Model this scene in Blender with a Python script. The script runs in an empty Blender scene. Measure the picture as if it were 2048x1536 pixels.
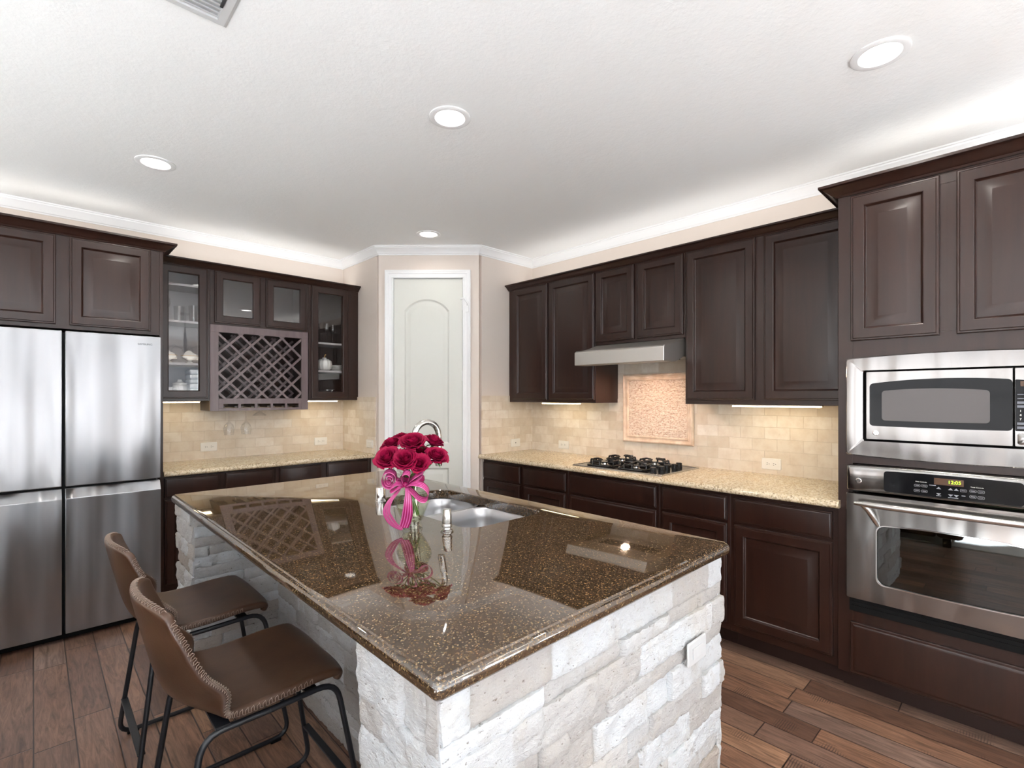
import bpy, bmesh, math, random
from mathutils import Vector, Matrix, noise

random.seed(7)
S = bpy.context.scene
COL = S.collection
PI = math.pi

# ------------------------------------------------------------------ camera, world, exposure
H = 1.42                                   # eye height
YAW = math.atan2(1045, 1000)               # heading between the two wall directions
cam_d = bpy.data.cameras.new('camera')
cam_d.sensor_width = 36.0
cam_d.lens = 36.0 * 1000 / 2048
cam_d.shift_y = 25 / 2048
cam_d.clip_start = 0.02
cam = bpy.data.objects.new('camera', cam_d)
COL.objects.link(cam)
cam.location = (0, 0, H)
fwd = Vector((math.cos(YAW), math.sin(YAW), 0))
cam.rotation_euler = fwd.to_track_quat('-Z', 'Y').to_euler()
S.camera = cam

S.view_settings.view_transform = 'Standard'
S.view_settings.look = 'None'
S.view_settings.gamma = 1
S.view_settings.use_curve_mapping = False
S.view_settings.exposure = 0.34
S.cycles.max_bounces = 10
S.cycles.diffuse_bounces = 5
S.cycles.glossy_bounces = 5
S.cycles.transmission_bounces = 8
S.cycles.transparent_max_bounces = 12
S.cycles.caustics_reflective = False
S.cycles.caustics_refractive = False
S.cycles.sample_clamp_indirect = 12.0
S.cycles.use_denoising = True

world = bpy.data.worlds.new('world')
S.world = world
world.use_nodes = True
wn = world.node_tree.nodes['Background']
wn.inputs[0].default_value = (0.75, 0.86, 1.0, 1)
wn.inputs[1].default_value = 0.6

XR, YL, X1, Y1, CEIL = 3.44, 4.60, 2.155, 3.315, 2.712
XN, YB = -3.2, -4.2                        # the room's other two walls, behind the camera


def area(name, loc, rot, sx, sy, power, color=(1, 1, 1), shape='RECTANGLE', spread=PI):
    d = bpy.data.lights.new(name, 'AREA')
    d.shape = shape
    d.size = sx
    if shape in ('RECTANGLE', 'ELLIPSE'):
        d.size_y = sy
    d.energy = power
    d.color = color
    d.spread = spread
    o = bpy.data.objects.new(name, d)
    o.location = loc
    o.rotation_euler = rot
    COL.objects.link(o)
    return o


# daylight through the windows of the wall behind the camera and through added ones in the side wall
WINB = [(-2.95, -1.45, 0.40, 2.45), (-0.80, -0.10, 0.40, 2.45), (0.85, 1.75, 0.40, 2.45), (2.05, 3.25, 0.06, 2.06)]      # x0,x1,z0,z1 in wall_back
WINN = [(-3.8, -2.4, 0.45, 2.4), (-1.9, -0.5, 0.45, 2.4), (0.1, 1.7, 0.45, 2.4)]                                # y0,y1,z0,z1 in wall_near, windows added to brighten the room
# every window gets skylight and an added lamp, tilted up like ground bounce, to brighten the ceiling
for (a, b, c, d) in WINB:
    ar = (b - a) * (d - c)
    area('window_skylight', ((a + b) / 2, YB - 0.1, (c + d) / 2), (PI / 2, 0, 0), b - a, d - c, 2.5 * ar, (0.86, 0.93, 1.0))
    area('window_ground_light', ((a + b) / 2, YB - 0.16, (c + d) / 2), (PI / 2 + math.radians(55), 0, 0), b - a, d - c, 5 * ar, (0.97, 0.98, 1.0))
for (a, b, c, d) in WINN:
    ar = (b - a) * (d - c)
    area('window_skylight', (XN - 0.1, (a + b) / 2, (c + d) / 2), (PI / 2, 0, -PI / 2), b - a, d - c, 2 * ar, (0.95, 0.97, 1.0))
    area('window_ground_light', (XN - 0.16, (a + b) / 2, (c + d) / 2), (PI / 2 + math.radians(55), 0, -PI / 2), b - a, d - c, 8 * ar, (1.0, 0.98, 0.97))
sun_d = bpy.data.lights.new('sun', 'SUN')
sun_d.energy = 100
sun_d.angle = math.radians(1.0)
sun_d.color = (0.87, 1.0, 1.12)
sun = bpy.data.objects.new('sun', sun_d)
sun.rotation_euler = Vector((0.60, 0.56, -0.60)).to_track_quat('-Z', 'Y').to_euler()
COL.objects.link(sun)
# light strips lying on top of the wall cabinets, shining on the ceiling
UPL = (1.0, 0.97, 0.92)
area('cabinet_top_light', (3.27, 2.0, 2.42), (PI, 0, 0), 0.06, 2.5, 2.1, UPL)
area('cabinet_top_light', (1.4, 4.44, 2.42), (PI, 0, 0), 1.4, 0.06, 1.3, UPL)
area('cabinet_top_light', (0.1, 4.3, 2.45), (PI, 0, 0), 0.9, 0.06, .85, UPL)
area('cabinet_top_light', (3.12, 0.25, 2.45), (PI, 0, 0), 0.06, 0.8, .85, UPL)
# lamp inside the range hood
area('hood_lamp', (3.12, 1.97, 1.674), (0, math.radians(14), 0), 0.05, 0.05, 6.0, (1.0, 0.68, 0.5))

# ------------------------------------------------------------------ materials


class G:
    def __init__(s, name):
        s.m = bpy.data.materials.new(name)
        s.m.use_nodes = True
        s.t = s.m.node_tree
        s.b = s.t.nodes['Principled BSDF']
        s.out = s.t.nodes['Material Output']

    def n(s, typ, _p=None, **inp):
        nd = s.t.nodes.new(typ)
        for k, v in (_p or {}).items():
            setattr(nd, k, v)
        for k, v in inp.items():
            if k.startswith('i') and k[1:].isdigit():
                sk = nd.inputs[int(k[1:])]
            else:
                sk = nd.inputs[k.replace('_', ' ')]
            s.put(sk, v)
        return nd

    def put(s, sk, v):
        if isinstance(v, bpy.types.NodeSocket):
            s.t.links.new(v, sk)
        elif isinstance(v, bpy.types.Node):
            s.t.links.new(v.outputs[0], sk)
        else:
            if hasattr(sk.default_value, '__len__') and len(sk.default_value) == 4 and len(v) == 3:
                v = (*v, 1)
            sk.default_value = v

    def set(s, **kw):
        for k, v in kw.items():
            s.put(s.b.inputs[k.replace('_', ' ')], v)
        return s

    def math(s, op, a, b=0.0):
        return s.n('ShaderNodeMath', {'operation': op}, i0=a, i1=b)

    def co(s, scale=(1, 1, 1), out='Object'):
        tc = s.n('ShaderNodeTexCoord')
        return s.n('ShaderNodeMapping', i0=tc.outputs[out], i3=scale)

    def noise(s, vec, scale, detail=4, rough=0.5, dist=0.0):
        return s.n('ShaderNodeTexNoise', Vector=vec, Scale=scale, Detail=detail, Roughness=rough, Distortion=dist)

    def ramp(s, fac, stops, interp='LINEAR'):
        r = s.n('ShaderNodeValToRGB', i0=fac)
        cr = r.color_ramp
        cr.interpolation = interp
        while len(cr.elements) < len(stops):
            cr.elements.new(0.5)
        for e, (p, c) in zip(cr.elements, stops):
            e.position = p
            e.color = (*c, 1) if len(c) == 3 else c
        return r

    def mix(s, fac, a, b, mode='MIX'):
        m = s.n('ShaderNodeMix', {'data_type': 'RGBA', 'blend_type': mode})
        s.put(m.inputs[0], fac)
        s.put(m.inputs[6], a)
        s.put(m.inputs[7], b)
        return m.outputs[2]

    def bump(s, h, strength=0.3, dist=0.01, normal=None):
        b = s.n('ShaderNodeBump', Strength=strength, Distance=dist, Height=h)
        if normal is not None:
            s.put(b.inputs['Normal'], normal)
        s.put(s.b.inputs['Normal'], b.outputs[0])
        return b


def rgb(r, g, b):
    f = lambda c: (c / 255 / 12.92) if c / 255 <= 0.04045 else ((c / 255 + 0.055) / 1.055) ** 2.4
    return (f(r), f(g), f(b))


def simple(name, c, rough=0.5, metal=0.0, **kw):
    return G(name).set(Base_Color=c, Roughness=rough, Metallic=metal, **kw).m


def emis(name, c, st):
    return G(name).set(Base_Color=c, Emission_Color=c, Emission_Strength=st).m


MT = {}


def wood_mat(name, c1, c2, c3):
    g = G(name)
    oi = g.n('ShaderNodeObjectInfo')
    tc = g.n('ShaderNodeTexCoord')
    add = g.n('ShaderNodeVectorMath', {'operation': 'ADD'}, i0=tc.outputs['Object'])
    cmb = g.n('ShaderNodeCombineXYZ', X=g.math('MULTIPLY', oi.outputs['Random'], 13.0), Y=g.math('MULTIPLY', oi.outputs['Random'], 7.0))
    g.put(add.inputs[1], cmb)
    mp = g.n('ShaderNodeMapping', i0=add, i3=(14, 14, 1.2))
    n1 = g.noise(mp, 2.0, 6, 0.6, 0.4)
    mp2 = g.n('ShaderNodeMapping', i0=add, i3=(3, 3, 0.9))
    n2 = g.noise(mp2, 1.5, 3)
    c = g.ramp(n1, [(0.3, c1), (0.75, c2)])
    c = g.mix(g.ramp(n2, [(0.42, (0, 0, 0)), (0.75, (0.8, 0.8, 0.8))]), c, c3)
    g.set(Base_Color=c, Roughness=0.30, Specular_IOR_Level=0.5)
    g.bump(n1, 0.04, 0.003)
    return g.m


MT['wood'] = wood_mat('dark_cherry_wood', rgb(35, 18, 13), rgb(52, 29, 21), rgb(43, 26, 20))
MT['kick'] = simple('dark_kick_wood', rgb(44, 26, 21), 0.45)
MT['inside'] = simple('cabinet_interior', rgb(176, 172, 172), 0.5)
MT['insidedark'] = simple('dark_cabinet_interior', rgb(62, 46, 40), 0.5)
MT['rackwood'] = wood_mat('wine_rack_wood', rgb(98, 84, 86), rgb(122, 107, 108), rgb(108, 93, 93))


def wall_mat(name, c, sc=160, st=0.12):
    g = G(name)
    v = g.co()
    n = g.noise(v, sc, 3, 0.6)
    n2 = g.noise(v, sc * 0.35, 2)
    g.set(Base_Color=c, Roughness=0.85)
    g.bump(g.math('ADD', n, n2), st, 0.004)
    return g.m


MT['wall'] = wall_mat('cream_wall_paint', rgb(222, 210, 200))
MT['ceiling'] = wall_mat('white_ceiling_texture', rgb(243, 243, 242), 75, 0.30)
MT['trim'] = simple('white_trim_paint', rgb(240, 240, 240), 0.4)
MT['doorpaint'] = simple('white_door_paint', rgb(216, 216, 209), 0.42)


def floor_mat():
    g = G('walnut_plank_floor')
    tc = g.n('ShaderNodeTexCoord')
    sx = g.n('ShaderNodeSeparateXYZ', i0=tc.outputs['Object'])
    w = 0.128
    rx = g.math('DIVIDE', sx.outputs[0], w)
    row = g.math('FLOOR', rx)
    rr = g.n('ShaderNodeTexWhiteNoise', {'noise_dimensions': '1D'}, W=row)
    ly = g.math('ADD', g.math('DIVIDE', sx.outputs[1], 0.82), g.math('MULTIPLY', rr.outputs[0], 9.7))
    col = g.math('FLOOR', ly)
    idv = g.n('ShaderNodeCombineXYZ', X=row, Y=col)
    wn_ = g.n('ShaderNodeTexWhiteNoise', {'noise_dimensions': '2D'}, Vector=idv)
    fx = g.math('FRACT', rx)
    fy = g.math('FRACT', ly)
    ex = g.math('MINIMUM', fx, g.math('SUBTRACT', 1.0, fx))
    ey = g.math('MINIMUM', fy, g.math('SUBTRACT', 1.0, fy))
    gap = g.math('MINIMUM', g.math('MULTIPLY', ex, w), g.math('MULTIPLY', ey, 0.82))
    gm = g.n('ShaderNodeMapRange', i0=gap, i1=0.0008, i2=0.0035)
    off = g.n('ShaderNodeVectorMath', {'operation': 'MULTIPLY'}, i0=wn_.outputs[1], i1=(31, 17, 9))
    pv = g.n('ShaderNodeVectorMath', {'operation': 'ADD'}, i0=tc.outputs['Object'], i1=off)
    mp = g.n('ShaderNodeMapping', i0=pv, i3=(16, 1.6, 1))
    gr = g.noise(mp, 2.6, 8, 0.68, 1.6)
    mp2 = g.n('ShaderNodeMapping', i0=pv, i3=(5, 1.5, 1))
    bl = g.noise(mp2, 1.6, 4, 0.55, 0.6)
    base = g.ramp(wn_.outputs[0], [(0.0, rgb(108, 80, 66)), (0.3, rgb(148, 112, 90)), (0.55, rgb(124, 99, 87)), (0.8, rgb(168, 130, 102)), (1.0, rgb(138, 114, 102))])
    dark = g.ramp(gr, [(0.32, (0.34, 0.30, 0.28)), (0.62, (1.12, 1.10, 1.08))])
    c = g.mix(1.0, base, dark, 'MULTIPLY')
    c = g.mix(g.ramp(bl, [(0.45, (0, 0, 0)), (0.8, (0.55, 0.55, 0.55))]), c, rgb(88, 66, 58))
    # saw marks across a few boards
    mp3 = g.n('ShaderNodeMapping', i0=pv, i3=(1, 1, 1))
    wv = g.n('ShaderNodeTexWave', {'bands_direction': 'Y'}, Vector=mp3, Scale=34.0, Distortion=2.0, Detail=2.0)
    blot = g.noise(pv, 5.0, 2)
    sm = g.math('MULTIPLY', g.ramp(wv, [(0.55, (0, 0, 0)), (0.75, (1, 1, 1))]), g.ramp(blot, [(0.62, (0, 0, 0)), (0.70, (0.75, 0.75, 0.75))]))
    c = g.mix(sm, c, rgb(52, 38, 34))
    c = g.mix(gm, rgb(42, 30, 26), c)
    g.set(Base_Color=c, Roughness=0.30, Specular_IOR_Level=0.5)
    h = g.math('ADD', g.math('MULTIPLY', gm, 1.0), g.math('MULTIPLY', gr, 0.25))
    g.bump(h, 0.35, 0.003)
    return g.m


MT['floor'] = floor_mat()


def tile_mat(name, axis):
    g = G(name)
    tc = g.n('ShaderNodeTexCoord')
    sx = g.n('ShaderNodeSeparateXYZ', i0=tc.outputs['Object'])
    v = g.n('ShaderNodeCombineXYZ', X=sx.outputs[axis], Y=sx.outputs[2])
    wob = g.noise(tc.outputs['Object'], 22, 2)
    v2 = g.n('ShaderNodeVectorMath', {'operation': 'MULTIPLY_ADD'}, i0=wob.outputs[1], i1=(0.006, 0.006, 0), i2=v)
    br = g.n('ShaderNodeTexBrick', {'offset': 0.5}, Vector=v2, Scale=1.0, Color1=(0, 0, 0), Color2=(1, 1, 1), Mortar=(0.5, 0.5, 0.5))
    g.put(br.inputs['Mortar Size'], 0.0022)
    g.put(br.inputs['Mortar Smooth'], 0.4)
    g.put(br.inputs['Brick Width'], 0.152)
    g.put(br.inputs['Row Height'], 0.0765)
    n = g.noise(tc.outputs['Object'], 14, 6, 0.62)
    pit = g.noise(tc.outputs['Object'], 70, 3, 0.6)
    c = g.ramp(br.outputs[0], [(0.0, rgb(216, 202, 182)), (0.5, rgb(229, 217, 200)), (1.0, rgb(236, 227, 214))])
    c = g.mix(g.ramp(n, [(0.4, (0, 0, 0)), (0.75, (0.45, 0.45, 0.45))]), c, rgb(196, 170, 142))
    c = g.mix(g.math('MULTIPLY', br.outputs[1], 0.35), c, rgb(186, 168, 146))
    c = g.mix(g.ramp(pit, [(0.68, (0, 0, 0)), (0.78, (0.35, 0.35, 0.35))]), c, rgb(150, 125, 100))
    g.set(Base_Color=c, Roughness=0.5)
    hgt = g.math('SUBTRACT', g.math('MULTIPLY', pit, -0.25), br.outputs[1])
    g.bump(hgt, 0.5, 0.0025)
    return g.m


MT['tile_x'] = tile_mat('travertine_tile_a', 0)
MT['tile_y'] = tile_mat('travertine_tile_b', 1)


def mosaic_mat():
    g = G('split_travertine_mosaic')
    v = g.co((1, 20, 60))
    vr = g.n('ShaderNodeTexVoronoi', Vector=v, Scale=1.4)
    n = g.noise(g.co((1, 1.2, 2.4)), 55, 5, 0.7)
    c = g.ramp(n, [(0.35, rgb(190, 150, 122)), (0.5, rgb(232, 208, 186)), (0.7, rgb(246, 234, 220))])
    g.set(Base_Color=c, Roughness=0.7)
    g.bump(g.math('ADD', n, g.math('MULTIPLY', vr.outputs[0], 0.6)), 0.8, 0.008)
    return g.m


MT['mosaic'] = mosaic_mat()
MT['stoneframe'] = G('travertine_frame').set(Roughness=0.5).m


def _frame():
    g = G('travertine_moulding')
    n = g.noise(g.co(), 16, 5)
    g.set(Base_Color=g.ramp(n, [(0.35, rgb(214, 184, 156)), (0.65, rgb(236, 214, 190))]), Roughness=0.45)
    return g.m


MT['stoneframe'] = _frame()


def split_stone():
    g = G('split_face_travertine')
    at = g.n('ShaderNodeAttribute', {'attribute_name': 'tint'})
    sp = g.n('ShaderNodeSeparateColor', i0=at.outputs[0])
    v = g.co()
    n = g.noise(v, 9, 6, 0.65, 0.5)
    n2 = g.noise(v, 30, 5, 0.7)
    pit = g.noise(g.co((1, 1, 2.2)), 60, 4, 0.65)
    c = g.ramp(sp.outputs[0], [(0.0, rgb(168, 164, 160)), (0.25, rgb(186, 187, 188)), (0.8, rgb(196, 199, 202)), (0.94, rgb(178, 172, 166)), (1.0, rgb(160, 150, 142))])
    c = g.mix(g.ramp(n, [(0.48, (0, 0, 0)), (0.72, (0.45, 0.45, 0.45))]), c, rgb(172, 162, 148))
    c = g.mix(g.ramp(n2, [(0.6, (0, 0, 0)), (0.72, (0.55, 0.55, 0.55))]), c, rgb(146, 138, 132))
    c = g.mix(g.ramp(pit, [(0.63, (0, 0, 0)), (0.71, (0.85, 0.85, 0.85))]), c, rgb(96, 84, 72))
    g.set(Base_Color=c, Roughness=0.85)
    g.bump(g.math('ADD', g.math('MULTIPLY', n2, 0.6), g.math('MULTIPLY', pit, -0.7)), 0.7, 0.012)
    return g.m


MT['split'] = split_stone()


def granite_dark():
    g = G('brown_granite')
    v = g.co()
    vo = g.n('ShaderNodeTexVoronoi', Vector=v, Scale=300.0)
    n = g.noise(v, 150, 4, 0.7)
    n2 = g.noise(v, 18, 3)
    sp = g.n('ShaderNodeSeparateColor', i0=vo.outputs[1])
    c = g.ramp(sp.outputs[0], [(0.0, rgb(28, 21, 16)), (0.4, rgb(58, 44, 31)), (0.72, rgb(88, 68, 46)), (0.9, rgb(118, 95, 66)), (1.0, rgb(160, 138, 102))])
    c = g.mix(g.ramp(n, [(0.42, (0, 0, 0)), (0.6, (0.75, 0.75, 0.75))]), c, rgb(40, 29, 22))
    c = g.mix(g.ramp(n2, [(0.45, (0, 0, 0)), (0.8, (0.4, 0.4, 0.4))]), c, rgb(98, 72, 46))
    g.set(Base_Color=c, Roughness=0.03, IOR=2.15)
    return g.m


MT['granite_dark'] = granite_dark()


def granite_light():
    g = G('beige_granite')
    v = g.co()
    vo = g.n('ShaderNodeTexVoronoi', Vector=v, Scale=130.0)
    n = g.noise(v, 95, 5, 0.75)
    n2 = g.noise(v, 12, 4)
    sp = g.n('ShaderNodeSeparateColor', i0=vo.outputs[1])
    c = g.ramp(sp.outputs[0], [(0.0, rgb(150, 130, 104)), (0.3, rgb(206, 188, 156)), (0.7, rgb(222, 208, 182)), (1.0, rgb(184, 164, 132))])
    c = g.mix(g.ramp(n, [(0.56, (0, 0, 0)), (0.66, (0.85, 0.85, 0.85))]), c, rgb(92, 74, 58))
    c = g.mix(g.ramp(n2, [(0.5, (0, 0, 0)), (0.8, (0.5, 0.5, 0.5))]), c, rgb(188, 160, 122))
    g.set(Base_Color=c, Roughness=0.08, IOR=1.6)
    return g.m


MT['granite_light'] = granite_light()


def steel(name, c, rough, wav=0.0, aniso=0.0, scale=(1, 1, 1)):
    g = G(name)
    g.set(Base_Color=c, Metallic=1.0, Roughness=rough)
    if aniso:
        tg = g.n('ShaderNodeTangent', {'direction_type': 'RADIAL', 'axis': 'Z'})
        g.set(Anisotropic=aniso, Tangent=tg)
    if wav:
        n = g.noise(g.co(scale), 1.0, 1, 0.4)
        g.bump(n, 1.0, wav)
    return g.m


MT['fridge'] = steel('brushed_steel_door', rgb(186, 187, 190), 0.42, 0.10, 1.0, (7.5, 1, 0.8))
MT['oven_steel'] = steel('brushed_steel_oven', rgb(146, 143, 141), 0.19, 0.012, 0.7, (9, 1, 1.6))
MT['hood_steel'] = steel('hood_steel', rgb(204, 201, 196), 0.45)
MT['sink_steel'] = steel('sink_steel', rgb(190, 190, 192), 0.33)
MT['chrome'] = steel('chrome', rgb(222, 220, 218), 0.10)
MT['nickel'] = steel('brushed_nickel', rgb(198, 196, 192), 0.22)
MT['darkgrey'] = simple('dark_grey_plastic', rgb(58, 58, 60), 0.45)
MT['blackgloss'] = simple('black_glass', (0.008, 0.008, 0.009), 0.06, Specular_IOR_Level=0.15)
MT['greywindow'] = simple('grey_mesh_glass', rgb(70, 63, 61), 0.18)
MT['blackenamel'] = simple('black_enamel', (0.012, 0.011, 0.011), 0.16)
MT['black'] = simple('flat_black', (0.006, 0.006, 0.006), 0.6, Specular_IOR_Level=0.15)
MT['blackmetal'] = simple('black_powder_coat', rgb(24, 26, 31), 0.4)
MT['plate'] = simple('ivory_plastic', rgb(236, 232, 224), 0.35)
MT['stoneplate'] = simple('pale_stone_plate', rgb(192, 192, 192), 0.5)
MT['slot'] = simple('outlet_slot', rgb(70, 62, 56), 0.6)
MT['keytext'] = simple('grey_lettering', rgb(150, 150, 155), 0.5)
MT['keypad'] = simple('keypad_grey', rgb(110, 112, 120), 0.5)
MT['lettering'] = simple('dark_lettering', rgb(96, 98, 102), 0.5)
MT['amber'] = simple('amber_display', rgb(74, 46, 22), 0.25)
MT['clock'] = emis('green_digits', (0.45, 0.85, 0.02), 1.6)
MT['lens'] = emis('downlight_lens', (1.0, 0.97, 0.92), 6.0)
MT['warmtube'] = emis('under_cabinet_tube', (1.0, 0.80, 0.48), 9.5)
MT['shade'] = emis('frosted_lamp_shade', (1.0, 0.93, 0.82), 4.5)
MT['iron'] = simple('dark_bronze', rgb(34, 28, 25), 0.5)
MT['ceramic'] = simple('white_ceramic', rgb(232, 230, 226), 0.2)
MT['gold'] = simple('gold_trim', rgb(176, 140, 84), 0.35, 0.6)
MT['linen'] = simple('white_linen', rgb(238, 240, 244), 0.8)
MT['beigewool'] = simple('beige_wool', rgb(206, 203, 197), 0.9)
MT['greywool'] = simple('pale_grey_wool', rgb(190, 190, 190), 0.9)
MT['ventwhite'] = simple('white_vent_enamel', rgb(206, 206, 206), 0.5)
MT['stem'] = simple('green_stem', rgb(92, 128, 58), 0.45)
MT['leaf'] = simple('dark_leaf', rgb(58, 92, 42), 0.45)


def pane_mat(name, ior, tint=(1, 1, 1)):
    g = G(name)
    ge = g.n('ShaderNodeNewGeometry')
    fr = g.math('MULTIPLY', g.n('ShaderNodeFresnel', IOR=ior), g.math('SUBTRACT', 1.0, ge.outputs['Backfacing']))
    tr = g.n('ShaderNodeBsdfTransparent', Color=(*tint, 1))
    gl = g.n('ShaderNodeBsdfGlossy', Roughness=0.01)
    mx = g.n('ShaderNodeMixShader', i0=fr, i1=tr, i2=gl)
    g.t.links.new(mx.outputs[0], g.out.inputs[0])
    return g.m


MT['pane'] = pane_mat('cabinet_glass', 1.75)
MT['smokepane'] = pane_mat('smoked_glass', 2.6, (0.62, 0.56, 0.52))
MT['ovenpane'] = pane_mat('oven_glass', 2.1, (0.32, 0.33, 0.25))
MT['thinglass'] = pane_mat('drinking_glass', 1.85, (0.98, 0.98, 0.98))
MT['winpane'] = pane_mat('window_glass', 1.3)
MT['vase'] = pane_mat('vase_glass', 1.55, (0.97, 0.98, 0.95))
MT['water'] = pane_mat('vase_water', 1.33, (0.95, 0.96, 0.89))


def leather():
    g = G('brown_leather')
    v = g.co()
    n = g.noise(v, 160, 3, 0.6)
    n2 = g.noise(v, 7, 3)
    c = g.ramp(n2, [(0.35, rgb(62, 41, 29)), (0.7, rgb(84, 58, 41))])
    g.set(Base_Color=c, Roughness=0.38, Specular_IOR_Level=0.6)
    g.bump(n, 0.12, 0.002)
    return g.m


MT['leather'] = leather()
MT['thread'] = simple('grey_thread', rgb(140, 122, 110), 0.6)


def petal():
    g = G('magenta_petal')
    v = g.co()
    n = g.noise(v, 40, 3)
    c = g.ramp(n, [(0.3, rgb(112, 3, 40)), (0.7, rgb(176, 14, 72))])
    g.set(Base_Color=c, Roughness=0.65, Specular_IOR_Level=0.2)
    return g.m


MT['petal'] = petal()


def ribbon():
    g = G('pink_ribbon')
    at = g.n('ShaderNodeTexCoord')
    uv = g.n('ShaderNodeSeparateXYZ', i0=at.outputs['UV'])
    w = g.math('SINE', g.math('MULTIPLY', uv.outputs[0], 26.0))
    c = g.mix(g.ramp(w, [(0.35, (0, 0, 0)), (0.6, (1, 1, 1))]), rgb(160, 20, 92), rgb(212, 112, 172))
    g.set(Base_Color=c, Roughness=0.3)
    return g.m


MT['ribbon'] = ribbon()

# ------------------------------------------------------------------ mesh helpers


def fin(me, angle=30):
    me.polygons.foreach_set('use_smooth', [True] * len(me.polygons))
    me.set_sharp_from_angle(angle=math.radians(angle))


class MB:
    def __init__(s):
        s.bm = bmesh.new()

    def box(s, x0, x1, y0, y1, z0, z1):
        v = [s.bm.verts.new((x, y, z)) for z in (z0, z1) for y in (y0, y1) for x in (x0, x1)]
        for f in ((0, 2, 3, 1), (4, 5, 7, 6), (0, 1, 5, 4), (2, 6, 7, 3), (0, 4, 6, 2), (1, 3, 7, 5)):
            s.bm.faces.new([v[i] for i in f])
        return s

    def loft(s, loops, cyc=True, cap0=False, cap1=False, ring=False):
        vs = [[s.bm.verts.new(p) for p in l] for l in loops]
        n = len(vs[0])
        pairs = list(zip(vs, vs[1:])) + ([(vs[-1], vs[0])] if ring else [])
        for a, b in pairs:
            for i in range(n if cyc else n - 1):
                j = (i + 1) % n
                try:
                    s.bm.faces.new((a[i], a[j], b[j], b[i]))
                except ValueError:
                    pass
        if cap0:
            s.bm.faces.new(vs[0][::-1])
        if cap1:
            s.bm.faces.new(vs[-1])
        return s

    def tube(s, pts, r, seg=10, cyc=False, cap=True):
        pts = [Vector(p) for p in pts]
        n = len(pts)
        loops = []
        up = None
        for i, p in enumerate(pts):
            a = pts[i - 1] if (i or cyc) else p
            b = pts[(i + 1) % n] if (i < n - 1 or cyc) else p
            t = (b - a).normalized()
            if up is None:
                up = Vector((0, 0, 1)) if abs(t.z) < 0.9 else Vector((1, 0, 0))
            u = (up - t * up.dot(t))
            u = u.normalized() if u.length > 1e-6 else t.orthogonal().normalized()
            up = u
            w = t.cross(u)
            rr = r[i] if isinstance(r, (list, tuple)) else r
            loops.append([p + (u * math.cos(k * 2 * PI / seg) + w * math.sin(k * 2 * PI / seg)) * rr for k in range(seg)])
        s.loft(loops, True, cap and not cyc, cap and not cyc, ring=cyc)
        return s

    def lathe(s, prof, seg=24, c=(0, 0, 0), caps=False):
        cx, cy, cz = c
        loops = [[(cx + r * math.cos(k * 2 * PI / seg), cy + r * math.sin(k * 2 * PI / seg), cz + z) for k in range(seg)] for r, z in prof]
        return s.loft(loops, True, caps, caps)

    def prism(s, poly, lo, hi, axis=1):
        def P(a, b, c):
            return {0: (c, a, b), 1: (a, c, b), 2: (a, b, c)}[axis]
        return s.loft([[P(a, b, lo) for a, b in poly], [P(a, b, hi) for a, b in poly]], True, True, True)

    def build(s, name, m, parent=None, bevel=0.0, loc=(0, 0, 0), rotz=0.0, angle=30, kind=None, rot=None, recalc=True):
        if recalc:
            bmesh.ops.recalc_face_normals(s.bm, faces=s.bm.faces)
        me = bpy.data.meshes.new(name)
        s.bm.to_mesh(me)
        s.bm.free()
        fin(me, angle)
        o = bpy.data.objects.new(name, me)
        me.materials.append(MT[m] if isinstance(m, str) else m)
        COL.objects.link(o)
        o.location = loc
        o.rotation_euler = rot or (0, 0, rotz)
        if parent:
            o.parent = parent
        if bevel:
            b = o.modifiers.new('bevel', 'BEVEL')
            b.width = bevel
            b.segments = 2
            b.limit_method = 'ANGLE'
        if kind:
            o['kind'] = kind
        return o


def thing(name, label, cat, loc=(0, 0, 0), rotz=0.0, group=None):
    o = bpy.data.objects.new(name, None)
    o.empty_display_size = 0.05
    COL.objects.link(o)
    o.location = loc
    o.rotation_euler = (0, 0, rotz)
    tag(o, label, cat, group)
    return o


def tag(o, label, cat, group=None):
    o['label'] = label
    o['category'] = cat
    if group:
        o['group'] = group
    return o


def copy_tree(o, label=None, parent=None):
    c = o.copy()
    COL.objects.link(c)
    if parent:
        c.parent = parent
    if label:
        c['label'] = label
    for ch in list(o.children):
        copy_tree(ch, None, c)
    return c


def rect(x0, x1, z0, z1, y):
    return [(x0, y, z0), (x1, y, z0), (x1, y, z1), (x0, y, z1)]


def rrect(x0, x1, z0, z1, r, k=6):
    out = []
    for cx, cz, a0 in ((x1 - r, z0 + r, -PI / 2), (x1 - r, z1 - r, 0), (x0 + r, z1 - r, PI / 2), (x0 + r, z0 + r, PI)):
        for i in range(k + 1):
            a = a0 + i * PI / 2 / k
            out.append((cx + r * math.cos(a), cz + r * math.sin(a)))
    return out


RAISED = [(0, 0), (0, -.013), (.003, -.016), (.009, -.0165), (.012, -.020), (.052, -.020), (.055, -.0185), (.059, -.010), (.063, -.0065), (.069, -.0065), (.106, -.0190), (.110, -.0195)]
SLAB = [(0, 0), (0, -.013), (.003, -.0155), (.011, -.016), (.014, -.0175), (.020, -.0195), (.024, -.020)]


def panel_door(name, x0, x1, z0, z1, parent, prof=RAISED, m='wood', y=0.0):
    mb = MB()
    k = min(1.0, min(x1 - x0, z1 - z0) / 0.235)
    mb.loft([rect(x0 + i * k, x1 - i * k, z0 + i * k, z1 - i * k, y + d) for i, d in prof], True, True, True)
    return mb.build(name, m, parent, angle=20)


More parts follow.
